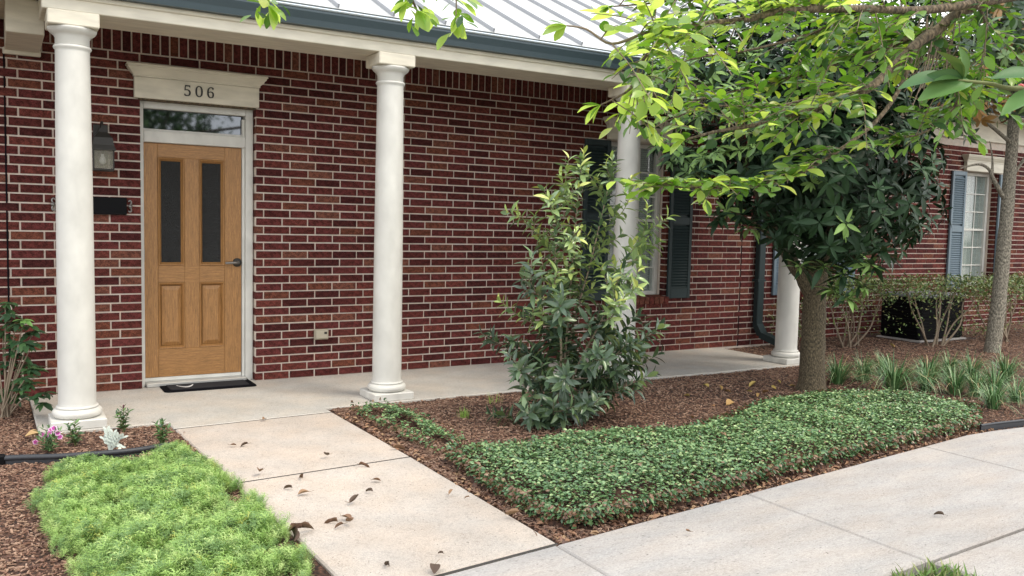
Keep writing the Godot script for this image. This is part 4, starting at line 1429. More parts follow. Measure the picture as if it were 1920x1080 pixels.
func make_hedges() -> void:
	# clipped hedge plants on bare stems in front of the far wall
	var spots := [[7.75, 0.75, 0.62, 0.35, 0.70, "clipped hedge shrub with bare stems against the far brick wall"], [8.85, 1.32, 0.85, 0.32, 0.70, "clipped hedge shrub with crossing bare stems in front of the black unit"], [10.25, 1.45, 0.80, 0.36, 0.69, "clipped hedge shrub reaching to the ground beside the black unit"], [11.75, 1.35, 0.85, 0.40, 0.70, "clipped hedge shrub with reddish stems behind the slender tree"], [7.0, 0.42, 0.28, 0.22, 0.40, "small leafy shrub growing over the downspout outlet"]]
	var lm := [leaf_mesh(0.28, 0, 0.2, 0.15, 3)]
	for k in spots.size():
		var s = spots[k]
		var base := Vector3(s[0], mulch_y(s[0], s[1]), s[1])
		var root := thing("hedge_shrub" if k < 4 else "small_shrub", s[5], "shrub", base)
		for j in (9 if k < 4 else 5):
			var az := rng.randf() * TAU
			var tip := Vector3(rng.randf_range(-s[2], s[2]) * 0.9, s[4] + 0.1, rng.randf_range(-s[3], s[3]) * 0.7)
			var b0 := Vector3(rng.randf_range(-0.25, 0.25) * s[2], -0.03, rng.randf_range(-0.1, 0.1))
			var p := smooth_path([b0, b0.lerp(tip, 0.35) + rv(0.07), b0.lerp(tip, 0.7) + rv(0.08), tip], 5)
			mi("stem", tube(p, taper(p.size(), 0.015, 0.005), 6), M.twig, root)
			if j % 2 == 0:
				var m: Vector3 = p[8]
				var t2 := m + Vector3(rng.randf_range(-0.35, 0.35), 0.32, rng.randf_range(-0.1, 0.15))
				var p2 := smooth_path([m, m.lerp(t2, 0.5) + rv(0.04), t2], 4)
				mi("stem", tube(p2, taper(p2.size(), 0.008, 0.004), 5), M.twig, root)
		var items := []
		var n := 2400 if k < 4 else 380
		for j in n:
			var q := Vector3(rng.randf_range(-1, 1), 0, rng.randf_range(-1, 1))
			var y: float = s[4] + 0.26 * (1.0 - pow(rng.randf(), 1.4)) - 0.02
			y += 0.16 * edge_noise.get_noise_2d((base.x + q.x * s[2]) * 7.0, q.z * 5.0)
			if k == 2 and rng.randf() < 0.25 and q.x < -0.3: y = rng.randf_range(0.1, s[4])
			if k == 4: y = rng.randf_range(0.18, 0.60)
			if rng.randf() < 0.13: y = s[4] * (1.0 - 0.75 * pow(rng.randf(), 1.5))
			var p := Vector3(q.x * s[2] * 1.1, y, q.z * s[3] * 1.1)
			items.append([leaf_xf(base + p, rv() + Vector3(0, 0.2, 0), rv(0.6) + Vector3(0, 1, 0), rng.randf_range(0.028, 0.05)), rng.randi() % 6, 0])
		foliage(root, lm, items, [Color(0.12, 0.19, 0.06), Color(0.17, 0.24, 0.07), Color(0.08, 0.13, 0.05), Color(0.24, 0.28, 0.10), Color(0.14, 0.22, 0.06), Color(0.27, 0.25, 0.11)], 0.4, 0.35, "leaf", 0)

func make_left_shrub() -> void:
	var base := Vector3(-2.42, -0.02, 0.72)
	var root := thing("broadleaf_shrub", "dark green broadleaf shrub with palmate leaf clusters at the porch corner", "shrub", base)
	var items := []
	var tips := [[10, 570], [45, 600], [60, 648], [30, 640], [12, 690], [68, 690], [40, 715], [70, 745], [25, 745], [5, 620], [40, 670], [15, 735], [55, 720], [-15, 600], [-20, 680], [-10, 740], [30, 600], [62, 622]]
	for t in tips:
		var tip := px(t[0], t[1], (base - EYE).dot(CF) + rng.randf_range(-0.25, 0.25))
		var p := smooth_path([base + rv(0.04) * Vector3(1, 0, 1), base.lerp(tip, 0.55) + Vector3(0, 0.06, 0), tip], 5)
		var local := p.map(func(q): return q - base)
		mi("stem", tube(local, taper(local.size(), 0.008, 0.003), 5), M.twig, root)
		var young := rng.randf() < 0.2
		for c in 3:
			var o: Vector3 = tip + rv(0.06) * (0.0 if c == 0 else 1.0)
			for k in 8:
				var az := k * TAU / 8 + rng.randf() * 0.4
				var dir := Vector3(cos(az), rng.randf_range(-0.45, 0.25), sin(az))
				items.append([leaf_xf(o, dir, Vector3(0, 1, 0.25) + rv(0.3), rng.randf_range(0.07, 0.12)), (3 if young and c == 0 else rng.randi() % 3), 0])
	foliage(root, [leaf_mesh(0.2, 0, 0.15, 0.25)], items, [Color(0.035, 0.085, 0.035), Color(0.055, 0.12, 0.045), Color(0.03, 0.07, 0.035), Color(0.17, 0.33, 0.09)], 0.3, 0.25)

func make_flowers() -> void:
	# pinks with violet-rimmed flowers
	var b := gp(92, 845)
	var r := thing("pinks_plant", "small flowering plant with white edged magenta blooms before the column base", "flower", b)
	var pal := [Color(0.08, 0.16, 0.06), Color(0.12, 0.22, 0.08), Color(0.05, 0.11, 0.045)]
	var items := []
	for k in 12:
		var az := k * 2.4
		var tip := b + Vector3(cos(az) * 0.07, rng.randf_range(0.10, 0.17), sin(az) * 0.07)
		spiral_leaves(items, [b + Vector3(0, -0.02, 0), b.lerp(tip, 0.5), tip], 0.1, 0.012, 0.05, 0.9, 0, [0, 1, 2], 1)
	foliage(r, [leaf_mesh(0.14, 2, 0.2, 0.2, 4)], items, pal, 0.5, 0.3, "leaf", 60)
	for q in [[96, 806, 0.0], [86, 818, 0.02], [108, 812, -0.02], [112, 819, 0.01], [66, 829, 0.03], [101, 803, -0.03], [92, 812, -0.04], [80, 815, 0.0]]:
		var c := px(q[0], q[1], (b - EYE).dot(CF) + q[2]) - b
		mi("flower_stalk", tube([Vector3(0, 0.04, 0), c * 0.6 + Vector3(0, 0.02, 0), c], [0.002, 0.002, 0.0015], 5), M.green_stem, r)
		var st := begin(false)
		var st2 := begin(false)
		var bs := 0
		var bs2 := 0
		var face := (Vector3(0.1, 0.55, 0.8) + rv(0.35)).normalized()
		for k in 5:
			var az := TAU * k / 5
			var s1 := face.cross(Vector3.RIGHT).normalized()
			var s2 := face.cross(s1)
			var d := s1 * cos(az) + s2 * sin(az)
			bs = add_leaf(st, leaf_xf(c, d + face * 0.1, face, 0.021), 0.48, 1, 0.05, 0.0, 3, bs)
			bs2 = add_leaf(st2, leaf_xf(c + face * 0.002, d + face * 0.1, face, 0.015), 0.45, 1, 0.05, 0.0, 3, bs2)
		st.generate_normals(); st2.generate_normals()
		var fl := mi("flower", st.commit(), leaf_mat(Color(0.66, 0.42, 0.62), 0.6, 0.4, false), r)
		mi("flower_eye", st2.commit(), leaf_mat(Color(0.38, 0.03, 0.26), 0.6, 0.4, false), fl)
	# bushy seedlings
	for q in [[141, 832, 0.145, "small upright leafy seedling in front of the column plinth"], [232, 806, 0.15, "small leafy seedling with a reddish bud near the column plinth"], [306, 833, 0.155, "small dark leafy seedling at the corner of the path"]]:
		var p := gp(q[0], q[1])
		var t := thing("leafy_seedling", q[3], "seedling", p)
		var it := []
		for k in 5:
			var az := k * 2.4
			var tip := p + Vector3(cos(az) * 0.045, q[2] * rng.randf_range(0.75, 1.05), sin(az) * 0.045)
			if k == 0: tip = p + Vector3(0, q[2] * 1.12, 0)
			spiral_leaves(it, [p + Vector3(0, -0.02, 0), p.lerp(tip, 0.5), tip], 0.12, 0.011, 0.055, 1.1, 0, [0, 1, 2], 1)
			mi("stem", tube([Vector3(0, -0.02, 0), (tip - p) * 0.5, tip - p], [0.004, 0.003, 0.002], 5), M.green_stem, t)
		foliage(t, [leaf_mesh(0.2, 2, 0.25, 0.2, 4)], it, [Color(0.07, 0.15, 0.05), Color(0.11, 0.21, 0.07), Color(0.045, 0.10, 0.045)], 0.5, 0.3, "leaf", 60)
		if q[0] == 232: mi("bud", lathe([[0.001, 0.03], [0.006, 0.02], [0.007, 0.008], [0.002, 0.0]], 8), mat(lin(0.12, 0.03, 0.05), 0.6), t, Transform3D(Basis.IDENTITY, Vector3(0, q[2] * 1.1, 0)))
	# dusty miller
	var dmp := gp(206, 846)
	var dm := thing("dusty_miller", "silvery white lobed dusty miller plant by the plastic edging", "plant", dmp)
	for q in [[200, 806], [222, 818], [231, 820], [212, 812], [206, 825], [226, 838], [195, 822]]:
		var tip := px(q[0], q[1], (dmp - EYE).dot(CF)) - dmp
		var path := smooth_path([Vector3(0, -0.02, 0), tip * 0.5 + Vector3(0, 0.02, 0), tip], 4)
		mi("stem", tube(path, taper(path.size(), 0.004, 0.002), 5), mat(lin(0.5, 0.55, 0.5), 0.9), dm)
		var st := begin(false)
		var bs := 0
		for k in range(3, path.size()):
			for s in [-1.0, 1.0]:
				var d: Vector3 = (path[k] - path[k - 1]).normalized() + Vector3(s * 0.9, 0.2, 0.2 * s)
				bs = add_leaf(st, leaf_xf(path[k], d, Vector3(0, 0.5, 1), 0.034), 0.22, 1, 0.1, 0.1, 3, bs)
		st.generate_normals()
		mi("leaf", st.commit(), leaf_mat(Color(0.52, 0.57, 0.52), 0.9, 0.2, false), dm)

# ------------------------------------------------------------------ trees
func branch(parent: Node3D, pts: Array, r0: float, r1: float, m: Material, called := "branch", n := 8) -> Array:
	var p := smooth_path(pts, 5)
	var o := parent.position
	mi(called, tube(p.map(func(q): return q - o), taper(p.size(), r0, r1), n, 0.06), m, parent)
	return p

func make_trees() -> void:
	make_overhanging_tree()
	make_evergreen()
	make_slender_tree()
	make_street_trees()

func make_overhanging_tree() -> void:
	var base := Vector3(3.3, -0.05, 7.35)
	var root := thing("overhanging_tree", "tree beside the pavement whose leafy branches hang over the picture", "tree", base)
	var fork := base + Vector3(-0.15, 2.75, -0.1)
	branch(root, [base + Vector3(0, -0.1, 0), base + Vector3(0.03, 1.2, 0.02), fork, fork + Vector3(0.1, 1.8, 0.2)], 0.13, 0.07, M.bark_grey, "trunk", 14)
	var limb := px(1835, 6, 4.3)
	var B := []
	B.append(branch(root, [fork, px(2050, -40, 4.4), limb, px(1757, 57, 4.25), px(1717, 83, 4.2), px(1673, 127, 4.1), px(1627, 167, 4.0), px(1573, 193, 3.95), px(1500, 213, 3.9), px(1430, 232, 3.8), px(1346, 246, 3.7), px(1285, 262, 3.6)], 0.035, 0.004, M.bark_brown))
	B.append(branch(root, [px(1757, 57, 4.25), px(1700, 73, 4.4), px(1647, 97, 4.6), px(1600, 103, 4.8), px(1540, 133, 5.0), px(1473, 147, 5.1), px(1380, 170, 5.2), px(1300, 190, 5.2)], 0.018, 0.004, M.bark_brown))
	B.append(branch(root, [px(1980, -20, 4.4), px(1757, 17, 4.1), px(1640, 17, 3.9), px(1540, 17, 3.7), px(1457, 23, 3.6), px(1398, 37, 3.5), px(1315, 46, 3.4), px(1254, 67, 3.35), px(1205, 113, 3.3), px(1184, 165, 3.3), px(1126, 197, 3.3)], 0.022, 0.003, M.bark_brown))
	B.append(branch(root, [px(1315, 46, 3.4), px(1260, 50, 3.3), px(1211, 61, 3.25), px(1147, 82, 3.2), px(1100, 55, 3.2), px(1062, 48, 3.2)], 0.008, 0.003, M.twig))
	B.append(branch(root, [px(1717, 83, 4.2), px(1690, 160, 4.2), px(1640, 230, 4.1), px(1560, 290, 4.0), px(1480, 335, 3.9), px(1400, 352, 3.8), px(1320, 352, 3.7), px(1240, 350, 3.65)], 0.012, 0.003, M.bark_brown))
	B.append(branch(root, [px(1700, 73, 4.4), px(1600, 40, 4.6), px(1500, 70, 4.8), px(1400, 95, 4.9), px(1300, 110, 5.0), px(1240, 135, 5.0)], 0.012, 0.003, M.bark_brown))
	B.append(branch(root, [px(1757, 57, 4.25), px(1790, 130, 4.5), px(1790, 200, 4.6), px(1740, 245, 4.6), px(1690, 260, 4.6)], 0.010, 0.003, M.bark_brown))
	B.append(branch(root, [limb, px(1850, 60, 4.8), px(1840, 120, 5.0), px(1830, 190, 5.1)], 0.010, 0.003, M.bark_brown))
	B.append(branch(root, [px(1540, 17, 3.7), px(1450, -20, 3.8), px(1330, -10, 3.9), px(1230, 5, 3.9), px(1150, 12, 3.8)], 0.008, 0.003, M.bark_brown))
	B.append(branch(root, [px(1627, 167, 4.0), px(1540, 180, 4.4), px(1450, 200, 4.5), px(1346, 199, 4.4), px(1280, 215, 4.3), px(1225, 240, 4.2)], 0.010, 0.003, M.bark_brown))
	B.append(branch(root, [px(1980, -60, 4.6), px(1800, -60, 4.4), px(1650, -30, 4.6), px(1560, -20, 5.0), px(1450, -5, 5.2)], 0.014, 0.004, M.bark_brown))
	# a limb above the frame with hanging tips
	B.append(branch(root, [fork + Vector3(0.05, 0.9, 0.1), px(1900, -220, 4.0), px(1400, -200, 3.4), px(1000, -140, 3.2), px(800, -70, 3.1), px(770, -20, 3.1), px(782, 20, 3.1)], 0.03, 0.003, M.bark_brown))
	B.append(branch(root, [px(1000, -140, 3.2), px(700, -150, 3.1), px(520, -90, 3.1), px(495, -30, 3.1), px(502, 8, 3.1)], 0.009, 0.002, M.twig))
	B.append(branch(root, [px(800, -70, 3.1), px(850, -20, 3.1), px(855, 30, 3.1)], 0.005, 0.002, M.twig))
	# hanging twig bundle near the limb
	for k in 26:
		var u := rng.randf_range(1725, 1800)
		var v := rng.randf_range(30, 90)
		var z := 4.3 + rng.randf_range(-0.1, 0.3)
		branch(root, [px(u, v, z), px(u - 12 + rng.randf_range(-14, 14), v + 45, z), px(u - 28 + rng.randf_range(-25, 25), v + rng.randf_range(70, 120), z)], 0.004, 0.002, M.twig, "twig", 4)
	var items := []
	var inside := func(q: Vector3) -> bool:
		return q.x > 1000 or q.y < 70
	for bi in B.size():
		var p: Array = B[bi]
		var n := p.size()
		var dense := 1.0 if bi < 11 else 0.55
		for i in range(n):
			if i < 5 and bi in [0, 11]: continue
			if bi == 0 and i < 30 and rng.randf() < 0.75: continue
			if bi < 11 and bi != 4 and rng.randf() < 0.22: continue
			if bi == 4 and i < 14: continue
			if bi >= 11 and i < n - 9: continue
			var reps := (3 if rng.randf() < 0.3 or bi == 4 else 2) if bi < 11 else 1
			for rep in reps:
				var o: Vector3 = p[i]
				var t: Vector3 = (p[min(i + 1, n - 1)] - p[max(i - 1, 0)]).normalized()
				var len := rng.randf_range(0.12, 0.42) if bi < 11 else rng.randf_range(0.05, 0.09)
				var d := (t * 0.7 + rv(0.75) + Vector3(0, 0.02, 0)).normalized()
				var e := o + d * len
				var sc := to_px(e)
				# keep the door, wall and lower trees clear as in the photograph
				if bi == 4:
					len *= 0.55
					e = o + Vector3(d.x, d.y * 0.35, d.z) * len
				elif sc.y > 345 and sc.x < 1500: e = o + Vector3(d.x, abs(d.y) * 0.3, d.z) * len
				sc = to_px(e)
				if sc.x < 1215 and sc.y > 150 and bi != 2 and bi != 4: continue
				if sc.x < 1140 and sc.y > 120 and bi != 4: continue
				if sc.x < 1440 and sc.y > 300 and bi != 4: continue
				if sc.y > 290 and bi != 4: continue
				if sc.x < 1190 and bi < 11 and rng.randf() < 0.6: continue
				if sc.x < 1075 and bi < 11: continue
				if sc.y > 320 and sc.x > 1520 and bi != 4: continue
				var tw := smooth_path([o, o.lerp(e, 0.5) + Vector3(0, 0.015, 0), e], 3)
				if bi < 11:
					mi("twig", tube(tw.map(func(q): return q - base), taper(tw.size(), 0.0032, 0.0015), 4), M.twig, root)
				level_leaves(items, tw, 0.030, 0.080 if bi < 11 else 0.075, [0, 1, 1, 2, 2, 3, 4, 5, 1])
		# end tuft
		var tipd: Vector3 = (p[n - 1] - p[n - 3]).normalized()
		for k in 5:
			items.append([leaf_xf(p[n - 1], tipd + rv(0.7), Vector3(0, 1, 0) + rv(0.5), rng.randf_range(0.07, 0.1)), [1, 2, 3][k % 3], k % 3])
	foliage(root, [leaf_mesh(0.24, 1, 0.12, 0.15), leaf_mesh(0.27, 0, 0.15, 0.1), leaf_mesh(0.22, 1, 0.25, 0.3)], items, [Color(0.10, 0.19, 0.055), Color(0.15, 0.27, 0.07), Color(0.20, 0.34, 0.08), Color(0.28, 0.42, 0.09), Color(0.40, 0.45, 0.10), Color(0.055, 0.115, 0.05)], 0.28, 1.0)
	# close twig with large leathery leaves and a berry
	var near := branch(root, [px(2300, -60, 3.4), px(2080, 120, 2.6), px(1925, 164, 2.35), px(1850, 156, 2.3), px(1795, 150, 2.28)], 0.012, 0.003, M.green_stem, "near_branch")
	var big := leaf_mesh(0.20, 0, 0.32, 0.22, 8)
	var bmats := [dull(leaf_mat(Color(0.045, 0.115, 0.04), 0.45, 0.3, false), 0.3), dull(leaf_mat(Color(0.075, 0.16, 0.045), 0.45, 0.3, false), 0.3)]
	var bl := [[1800, 150, 1694, 143, 0], [1803, 150, 1770, 82, 1], [1806, 150, 1812, 90, 1], [1812, 152, 1750, 138, 0], [1822, 154, 1735, 168, 1], [1960, 150, 1872, 128, 0], [1975, 175, 1885, 190, 1]]
	for q in bl:
		var a := px(q[0], q[1], 2.29)
		var e := px(q[2], q[3], 2.29 - 0.03 * (q[4] + 1))
		mi("large_leaf", big, bmats[q[4]], root, leaf_xf(a - base, e - a, Vector3(-0.35, 0.5, 0.7) + rv(0.55), a.distance_to(e)))
	mi("berry", lathe([[0.001, 0.0], [0.006, 0.002], [0.008, 0.008], [0.006, 0.014], [0.001, 0.016]], 12), mat(lin(0.45, 0.03, 0.03), 0.3), root, Transform3D(Basis.IDENTITY, px(1914, 168, 2.34) - base))

func make_evergreen() -> void:
	var base := gp(1521, 733)
	base.y = -0.02
	var root := thing("evergreen_tree", "dark evergreen tree with leathery leaf rosettes growing from the mulch bed", "tree", base)
	var Z := (base - EYE).dot(CF)
	branch(root, [base + Vector3(0, -0.1, 0), base + Vector3(0, 0.05, 0), px(1524, 650, Z), px(1527, 580, Z), px(1530, 535, Z), px(1534, 490, Z)], 0.128, 0.105, M.bark_olive, "trunk", 18)
	mi("root_flare", lathe([[0.20, -0.04], [0.165, 0.02], [0.142, 0.08], [0.130, 0.16], [0.124, 0.26]], 18), M.bark_olive, root)
	branch(root, [px(1526, 560, Z), px(1505, 520, Z), px(1478, 480, Z), px(1440, 400, Z - 0.1), px(1400, 300, Z), px(1370, 180, Z)], 0.085, 0.03, M.bark_olive, "limb", 12)
	branch(root, [px(1532, 530, Z), px(1550, 470, Z), px(1575, 380, Z + 0.1), px(1590, 250, Z), px(1590, 100, Z)], 0.085, 0.04, M.bark_olive, "limb", 12)
	branch(root, [px(1550, 470, Z), px(1620, 400, Z), px(1690, 330, Z + 0.2)], 0.05, 0.02, M.bark_olive, "limb", 10)
	branch(root, [px(1560, 440, Z), px(1600, 480, Z - 0.4), px(1640, 500, Z - 0.8)], 0.03, 0.01, M.bark_olive, "limb", 8)
	branch(root, [px(1478, 480, Z), px(1430, 430, Z - 0.3), px(1380, 400, Z - 0.4)], 0.03, 0.012, M.bark_olive, "limb", 8)
	# rosette meshes
	var meshes := []
	for v in 4:
		var st := begin(false)
		var bs := 0
		var n := 9
		for k in n:
			var az := k * 2.4 + rng.randf() * 1.1
			var el: float = lerp(-0.45, 0.75, float(k) / n) + rng.randf_range(-0.15, 0.15)
			var d := Vector3(cos(az) * cos(el), sin(el), sin(az) * cos(el))
			var nr := Vector3(-cos(az) * sin(el), cos(el), -sin(az) * sin(el)) + rv(0.2)
			bs = add_leaf(st, leaf_xf(d * 0.05, d, nr + rv(0.3), rng.randf_range(0.5, 1.15)), rng.randf_range(0.12, 0.17), 2 if k % 2 else 0, 0.2, rng.randf_range(0.05, 0.55), 5, bs)
		st.generate_normals()
		meshes.append(st.commit())
	var c := px(1535, 240, Z)
	var items := []
	for k in 2000:
		var d := rv().normalized()
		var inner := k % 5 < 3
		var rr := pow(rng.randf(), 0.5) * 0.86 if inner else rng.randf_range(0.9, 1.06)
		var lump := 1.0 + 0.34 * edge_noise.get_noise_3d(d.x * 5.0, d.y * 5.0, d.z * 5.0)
		var p := c + Vector3(d.x * 1.55, d.y * 1.62, d.z * 1.35) * rr * lump
		var sc := to_px(p)
		# flat skirt underneath, higher on the left
		var floor_y := 535.0 if sc.x > 1500 else max(425.0, 535.0 - (1500.0 - sc.x) * 1.3)
		if sc.x > 1640: floor_y = 535.0 - (sc.x - 1640.0) * 0.75
		if sc.x < 1345 and sc.y > 330: continue
		if sc.x > 1775 and sc.y > 200: continue
		if sc.y > floor_y - 22.0: continue
		if sc.y > 500 and abs(sc.x - 1525) < 40 and sc.z < Z: continue
		if sc.x > 1800 and sc.y > 250: continue
		var outw := Vector3(d.x, d.y * 0.8 + 0.25, d.z).normalized()
		var y := (outw * 0.6 + Vector3(0, 0.6, 0) + rv(0.35)).normalized()
		if d.y < -0.2: y = (outw + Vector3(0, 0.3, 0) + rv(0.3)).normalized()
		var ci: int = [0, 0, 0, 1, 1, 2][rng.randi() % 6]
		if inner: ci = 0  # darkest green inside: shade within the crown put into the leaf colour
		elif d.y > 0.35 and rng.randf() < 0.45: ci = 3  # lighter green on top: light from above put into the leaf colour
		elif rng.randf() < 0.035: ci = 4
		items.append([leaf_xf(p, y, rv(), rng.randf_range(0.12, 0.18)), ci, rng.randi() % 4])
	# leafy sprays named by the photograph: young pale shoots
	for q in [[1600, 490, -1.0], [1640, 500, -0.95], [1580, 520, -0.9], [1660, 478, -0.9], [1590, 560, -0.9], [1560, 545, -0.9], [1620, 540, -0.85], [1400, 425, -0.7], [1450, 415, -0.8], [1345, 405, -0.6], [1500, 500, -0.7], [1545, 500, -0.9]]:
		var p := px(q[0], q[1], Z + q[2])
		for s in 2:
			items.append([leaf_xf(p + rv(0.05) * s, Vector3(0, 1, 0.15) + rv(0.3), rv(), rng.randf_range(0.15, 0.21)), [4, 1, 0][(int(q[0]) + s) % 3], rng.randi() % 4])
	for k in 70:   # young growth on the crown's left shoulder, sunlight put into its paler green
		var p := px(rng.randf_range(1190, 1420), rng.randf_range(90, 330), Z + rng.randf_range(-1.3, -0.2))
		var sc := to_px(p)
		if sc.x < 1235 and sc.y > 190: continue
		items.append([leaf_xf(p, Vector3(-0.2, 1, 0.2) + rv(0.4), rv(), rng.randf_range(0.13, 0.19)), [3, 4, 1, 3][rng.randi() % 4], rng.randi() % 4])
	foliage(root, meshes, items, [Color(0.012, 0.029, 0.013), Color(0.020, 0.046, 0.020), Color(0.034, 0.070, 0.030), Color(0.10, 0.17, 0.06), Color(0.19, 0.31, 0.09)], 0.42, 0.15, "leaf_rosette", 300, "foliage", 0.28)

func make_slender_tree() -> void:
	var base := gp(1858, 668)
	base.y = 0.0
	var root := thing("slender_tree", "slender pale barked tree with brown backed leaves near the far window", "tree", base)
	var Z := (base - EYE).dot(CF)
	branch(root, [base + Vector3(0, -0.08, 0), px(1860, 660, Z), px(1868, 600, Z), px(1877, 520, Z), px(1886, 420, Z), px(1893, 330, Z), px(1900, 240, Z), px(1912, 120, Z), px(1925, 0, Z)], 0.108, 0.06, M.bark_grey, "trunk", 16)
	branch(root, [px(1884, 375, Z), px(1862, 335, Z - 0.1), px(1855, 318, Z - 0.1), px(1835, 308, Z - 0.15), px(1800, 316, Z - 0.2)], 0.035, 0.010, M.bark_grey)
	branch(root, [px(1860, 330, Z - 0.1), px(1861, 300, Z - 0.1), px(1856, 265, Z - 0.1)], 0.02, 0.006, M.bark_grey)
	branch(root, [px(1892, 340, Z), px(1912, 310, Z), px(1940, 270, Z)], 0.03, 0.012, M.bark_grey)
	branch(root, [px(1898, 270, Z), px(1850, 230, Z - 0.2), px(1790, 190, Z - 0.3)], 0.03, 0.01, M.bark_grey)
	branch(root, [px(1905, 180, Z), px(1840, 120, Z), px(1760, 90, Z)], 0.03, 0.01, M.bark_grey)
	var meshes := []
	for v in 2:
		var st := begin(false)
		var bs := 0
		for k in 8:
			var az := k * 2.4
			var el := rng.randf_range(-0.5, 0.7)
			var d := Vector3(cos(az) * cos(el), sin(el), sin(az) * cos(el))
			bs = add_leaf(st, leaf_xf(d * 0.06, d, Vector3(0, 1, 0) + rv(0.5), rng.randf_range(0.8, 1.1)), 0.19, 0, 0.15, 0.2, 4, bs)
		st.generate_normals()
		meshes.append(st.commit())
	var items := []
	for k in 900:
		var d := rv().normalized()
		var p := px(1895, 60, Z) + d * Vector3(1.9, 1.75, 1.7) * pow(rng.randf(), 0.35)
		var sc := to_px(p)
		if sc.y > 285: continue
		if sc.y > 235 and sc.x > 1850: continue
		if sc.y > 200 and rng.randf() < 0.5: continue
		var brown := 0.55 if sc.y > 150 else 0.15
		items.append([leaf_xf(p, Vector3(0, 0.6, 0) + d + rv(0.5), rv(), rng.randf_range(0.12, 0.18)), (3 + rng.randi() % 2 if rng.randf() < brown * 0.7 else rng.randi() % 3), rng.randi() % 2])
	foliage(root, meshes, items, [Color(0.03, 0.06, 0.03), Color(0.06, 0.11, 0.045), Color(0.12, 0.2, 0.06), Color(0.16, 0.07, 0.03), Color(0.30, 0.16, 0.05)], 0.3, 0.2, "leaf_cluster", 120)

func make_street_trees() -> void:
	# trees across the street, behind the viewer: seen mirrored in the transom
	var lm := [leaf_mesh(0.3, 0, 0.2, 0.15, 3)]
	var spots := [[Vector3(1.2, -0.06, 21.0), 3.1, "broad leafy street tree mirrored in the glass above the door"], [Vector3(-6.5, -0.06, 22.0), 3.4, "leafy street tree standing farther along the street"]]
	for s in spots:
		var root := thing("street_tree", s[2], "tree", s[0])
		branch(root, [s[0] + Vector3(0, -0.2, 0), s[0] + Vector3(0.05, 1.5, 0), s[0] + Vector3(0, 3.2, 0.1)], 0.2, 0.14, M.bark_grey, "trunk", 12)
		for k in 6:
			var az := TAU * k / 6
			branch(root, [s[0] + Vector3(0, 2.4 + 0.15 * k, 0), s[0] + Vector3(cos(az), 3.6, sin(az)), s[0] + Vector3(cos(az) * 2.2, 4.6 + 0.3 * (k % 3), sin(az) * 2.2)], 0.09, 0.03, M.bark_grey, "limb", 8)
		var items := []
		for k in 7000:
			var d := rv().normalized()
			var lump := 1.0 + 0.35 * edge_noise.get_noise_3d(d.x * 4.0, d.y * 4.0, d.z * 4.0)
			var p: Vector3 = s[0] + Vector3(0, 4.3, 0) + d * Vector3(s[1], 2.1, s[1]) * pow(rng.randf(), 0.33) * lump
			items.append([leaf_xf(p, rv(), rv(0.6) + Vector3(0, 1, 0), rng.randf_range(0.14, 0.24)), rng.randi() % 4, 0])
		foliage(root, lm, items, [Color(0.06, 0.12, 0.04), Color(0.09, 0.17, 0.05), Color(0.13, 0.23, 0.06), Color(0.04, 0.09, 0.035)], 0.4, 0.4, "leaf", 0)

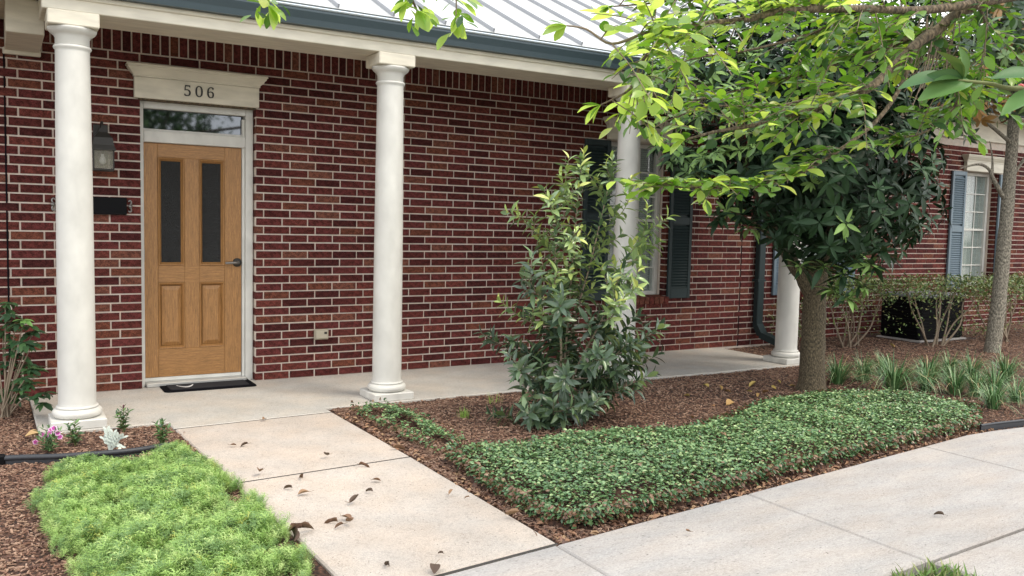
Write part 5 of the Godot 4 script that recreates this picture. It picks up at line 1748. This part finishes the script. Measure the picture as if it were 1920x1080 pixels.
# ------------------------------------------------------------------ fallen leaves
func make_fallen_leaves() -> void:
	var meshes := [leaf_mesh(0.30, 0, 0.0, 0.3, 6, 1.5), leaf_mesh(0.34, 0, 0.0, -0.35, 6, 1.1), leaf_mesh(0.26, 2, 0.0, 0.5, 6, 2.0), leaf_mesh(0.36, 1, 0.0, 0.15, 6, 0.8)]
	var browns := [Color(0.14, 0.075, 0.045), Color(0.20, 0.11, 0.065), Color(0.09, 0.055, 0.04), Color(0.27, 0.16, 0.09)]
	var mats := []
	for c in browns: mats.append(leaf_mat(c, 0.75, 0.15, false))
	var st := [[458, 837, 0.05, 2], [486, 891, 0.07, 1], [565, 897, 0.085, 0], [570, 928, 0.06, 3], [540, 918, 0.05, 2], [612, 859, 0.055, 2], [684, 875, 0.07, 0], [705, 904, 0.05, 1], [692, 924, 0.05, 2], [665, 945, 0.065, 2], [620, 981, 0.075, 0], [649, 975, 0.06, 1], [636, 990, 0.045, 0], [655, 985, 0.055, 1], [725, 1062, 0.07, 2], [815, 1071, 0.075, 2], [748, 843, 0.08, 1], [960, 972, 0.075, 3], [1003, 1004, 0.03, 1], [495, 789, 0.05, 3], [826, 1042, 0.03, 2], [845, 930, 0.04, 3], [875, 936, 0.03, 3], [437, 838, 0.04, 1], [1760, 968, 0.05, 2], [1290, 1003, 0.03, 1], [1395, 848, 0.045, 3]]
	for i in st.size():
		var q = st[i]
		var p := gp(q[0], q[1])
		var far: bool = p.x > 0.05 or p.z > 5.1
		var o := thing("fallen_leaf", "small dry brown leaf lying on the grey pavement slabs" if far else "dry curled brown leaf lying on the pale entrance path", "leaf", p + Vector3(0, 0.004, 0), "dry leaves on the pavement" if far else "dry leaves on the entrance path")
		var az := rng.randf() * TAU
		var sz: float = q[2] * 1.15
		var lf := mi("blade", meshes[i % 4], mats[q[3]], o, leaf_xf(Vector3(0, 0.012, 0) - Vector3(cos(az), 0, sin(az)) * sz * 0.5, Vector3(cos(az), 0.02, sin(az)), Vector3(0, 1, 0) + rv(0.3), sz))
		mi("stalk", tube([Vector3(-cos(az), 0, -sin(az)) * sz * 0.5 + Vector3(0, 0.012, 0), Vector3(-cos(az + 0.3), 0.25, -sin(az + 0.3)) * sz * 0.85 + Vector3(0, 0.008, 0)], [0.0016, 0.001], 4), M.twig, o)
	# large rolled leaf at the bed edge
	var p := gp(553, 1003)
	var o := thing("fallen_leaf", "large rolled brown leaf at the edge of the lime green bed", "leaf", p + Vector3(0, 0.01, 0))
	mi("blade", meshes[2], mats[0], o, leaf_xf(Vector3(-0.04, 0.02, 0.02), Vector3(1, 0.25, -0.2), Vector3(0, 1, 0.4), 0.15))
	mi("blade", meshes[0], mats[2], o, leaf_xf(Vector3(-0.02, 0.02, 0.0), Vector3(0.1, -0.1, 1), Vector3(1, 0.5, 0), 0.10))
	# yellow leaves on the mulch
	var ym := [leaf_mat(Color(0.50, 0.36, 0.11), 0.7, 0.3, false), leaf_mat(Color(0.44, 0.27, 0.10), 0.7, 0.3, false), leaf_mat(Color(0.38, 0.20, 0.09), 0.7, 0.2, false)]
	var ys := [[1323, 727, 0.10], [1350, 733, 0.10], [1363, 737, 0.09], [1411, 727, 0.13], [1370, 760, 0.16], [1435, 742, 0.11], [1405, 737, 0.07], [1420, 747, 0.08], [1640, 732, 0.14], [1452, 733, 0.08], [1485, 728, 0.09], [1300, 790, 0.09], [1287, 746, 0.08], [1672, 657, 0.12], [1340, 765, 0.07], [1460, 722, 0.07]]
	for i in ys.size():
		var q = ys[i]
		var g := gp(q[0], q[1])
		g.y = mulch_y(g.x, g.z) + 0.014
		var y := thing("yellow_leaf", "fallen yellow leaf on the reddish mulch around the evergreen trunk", "leaf", g, "yellow leaves on the mulch")
		var az := rng.randf() * TAU
		mi("blade", meshes[[3, 1][i % 2]], ym[i % 3], y, leaf_xf(Vector3(-cos(az), 0, -sin(az)) * q[2] * 0.4, Vector3(cos(az), 0.05, sin(az)), Vector3(0, 1, 0) + rv(0.4), q[2] * 0.8))
	var bl := thing("fallen_leaf", "pale tan leaf on the mulch beside the magenta flowers", "leaf", gp(62, 822) + Vector3(0, 0.01, 0))
	mi("blade", meshes[3], leaf_mat(Color(0.40, 0.27, 0.13), 0.7, 0.2, false), bl, leaf_xf(Vector3(-0.05, 0.01, 0), Vector3(1, 0.1, -0.4), Vector3(0, 1, 0.3), 0.11))
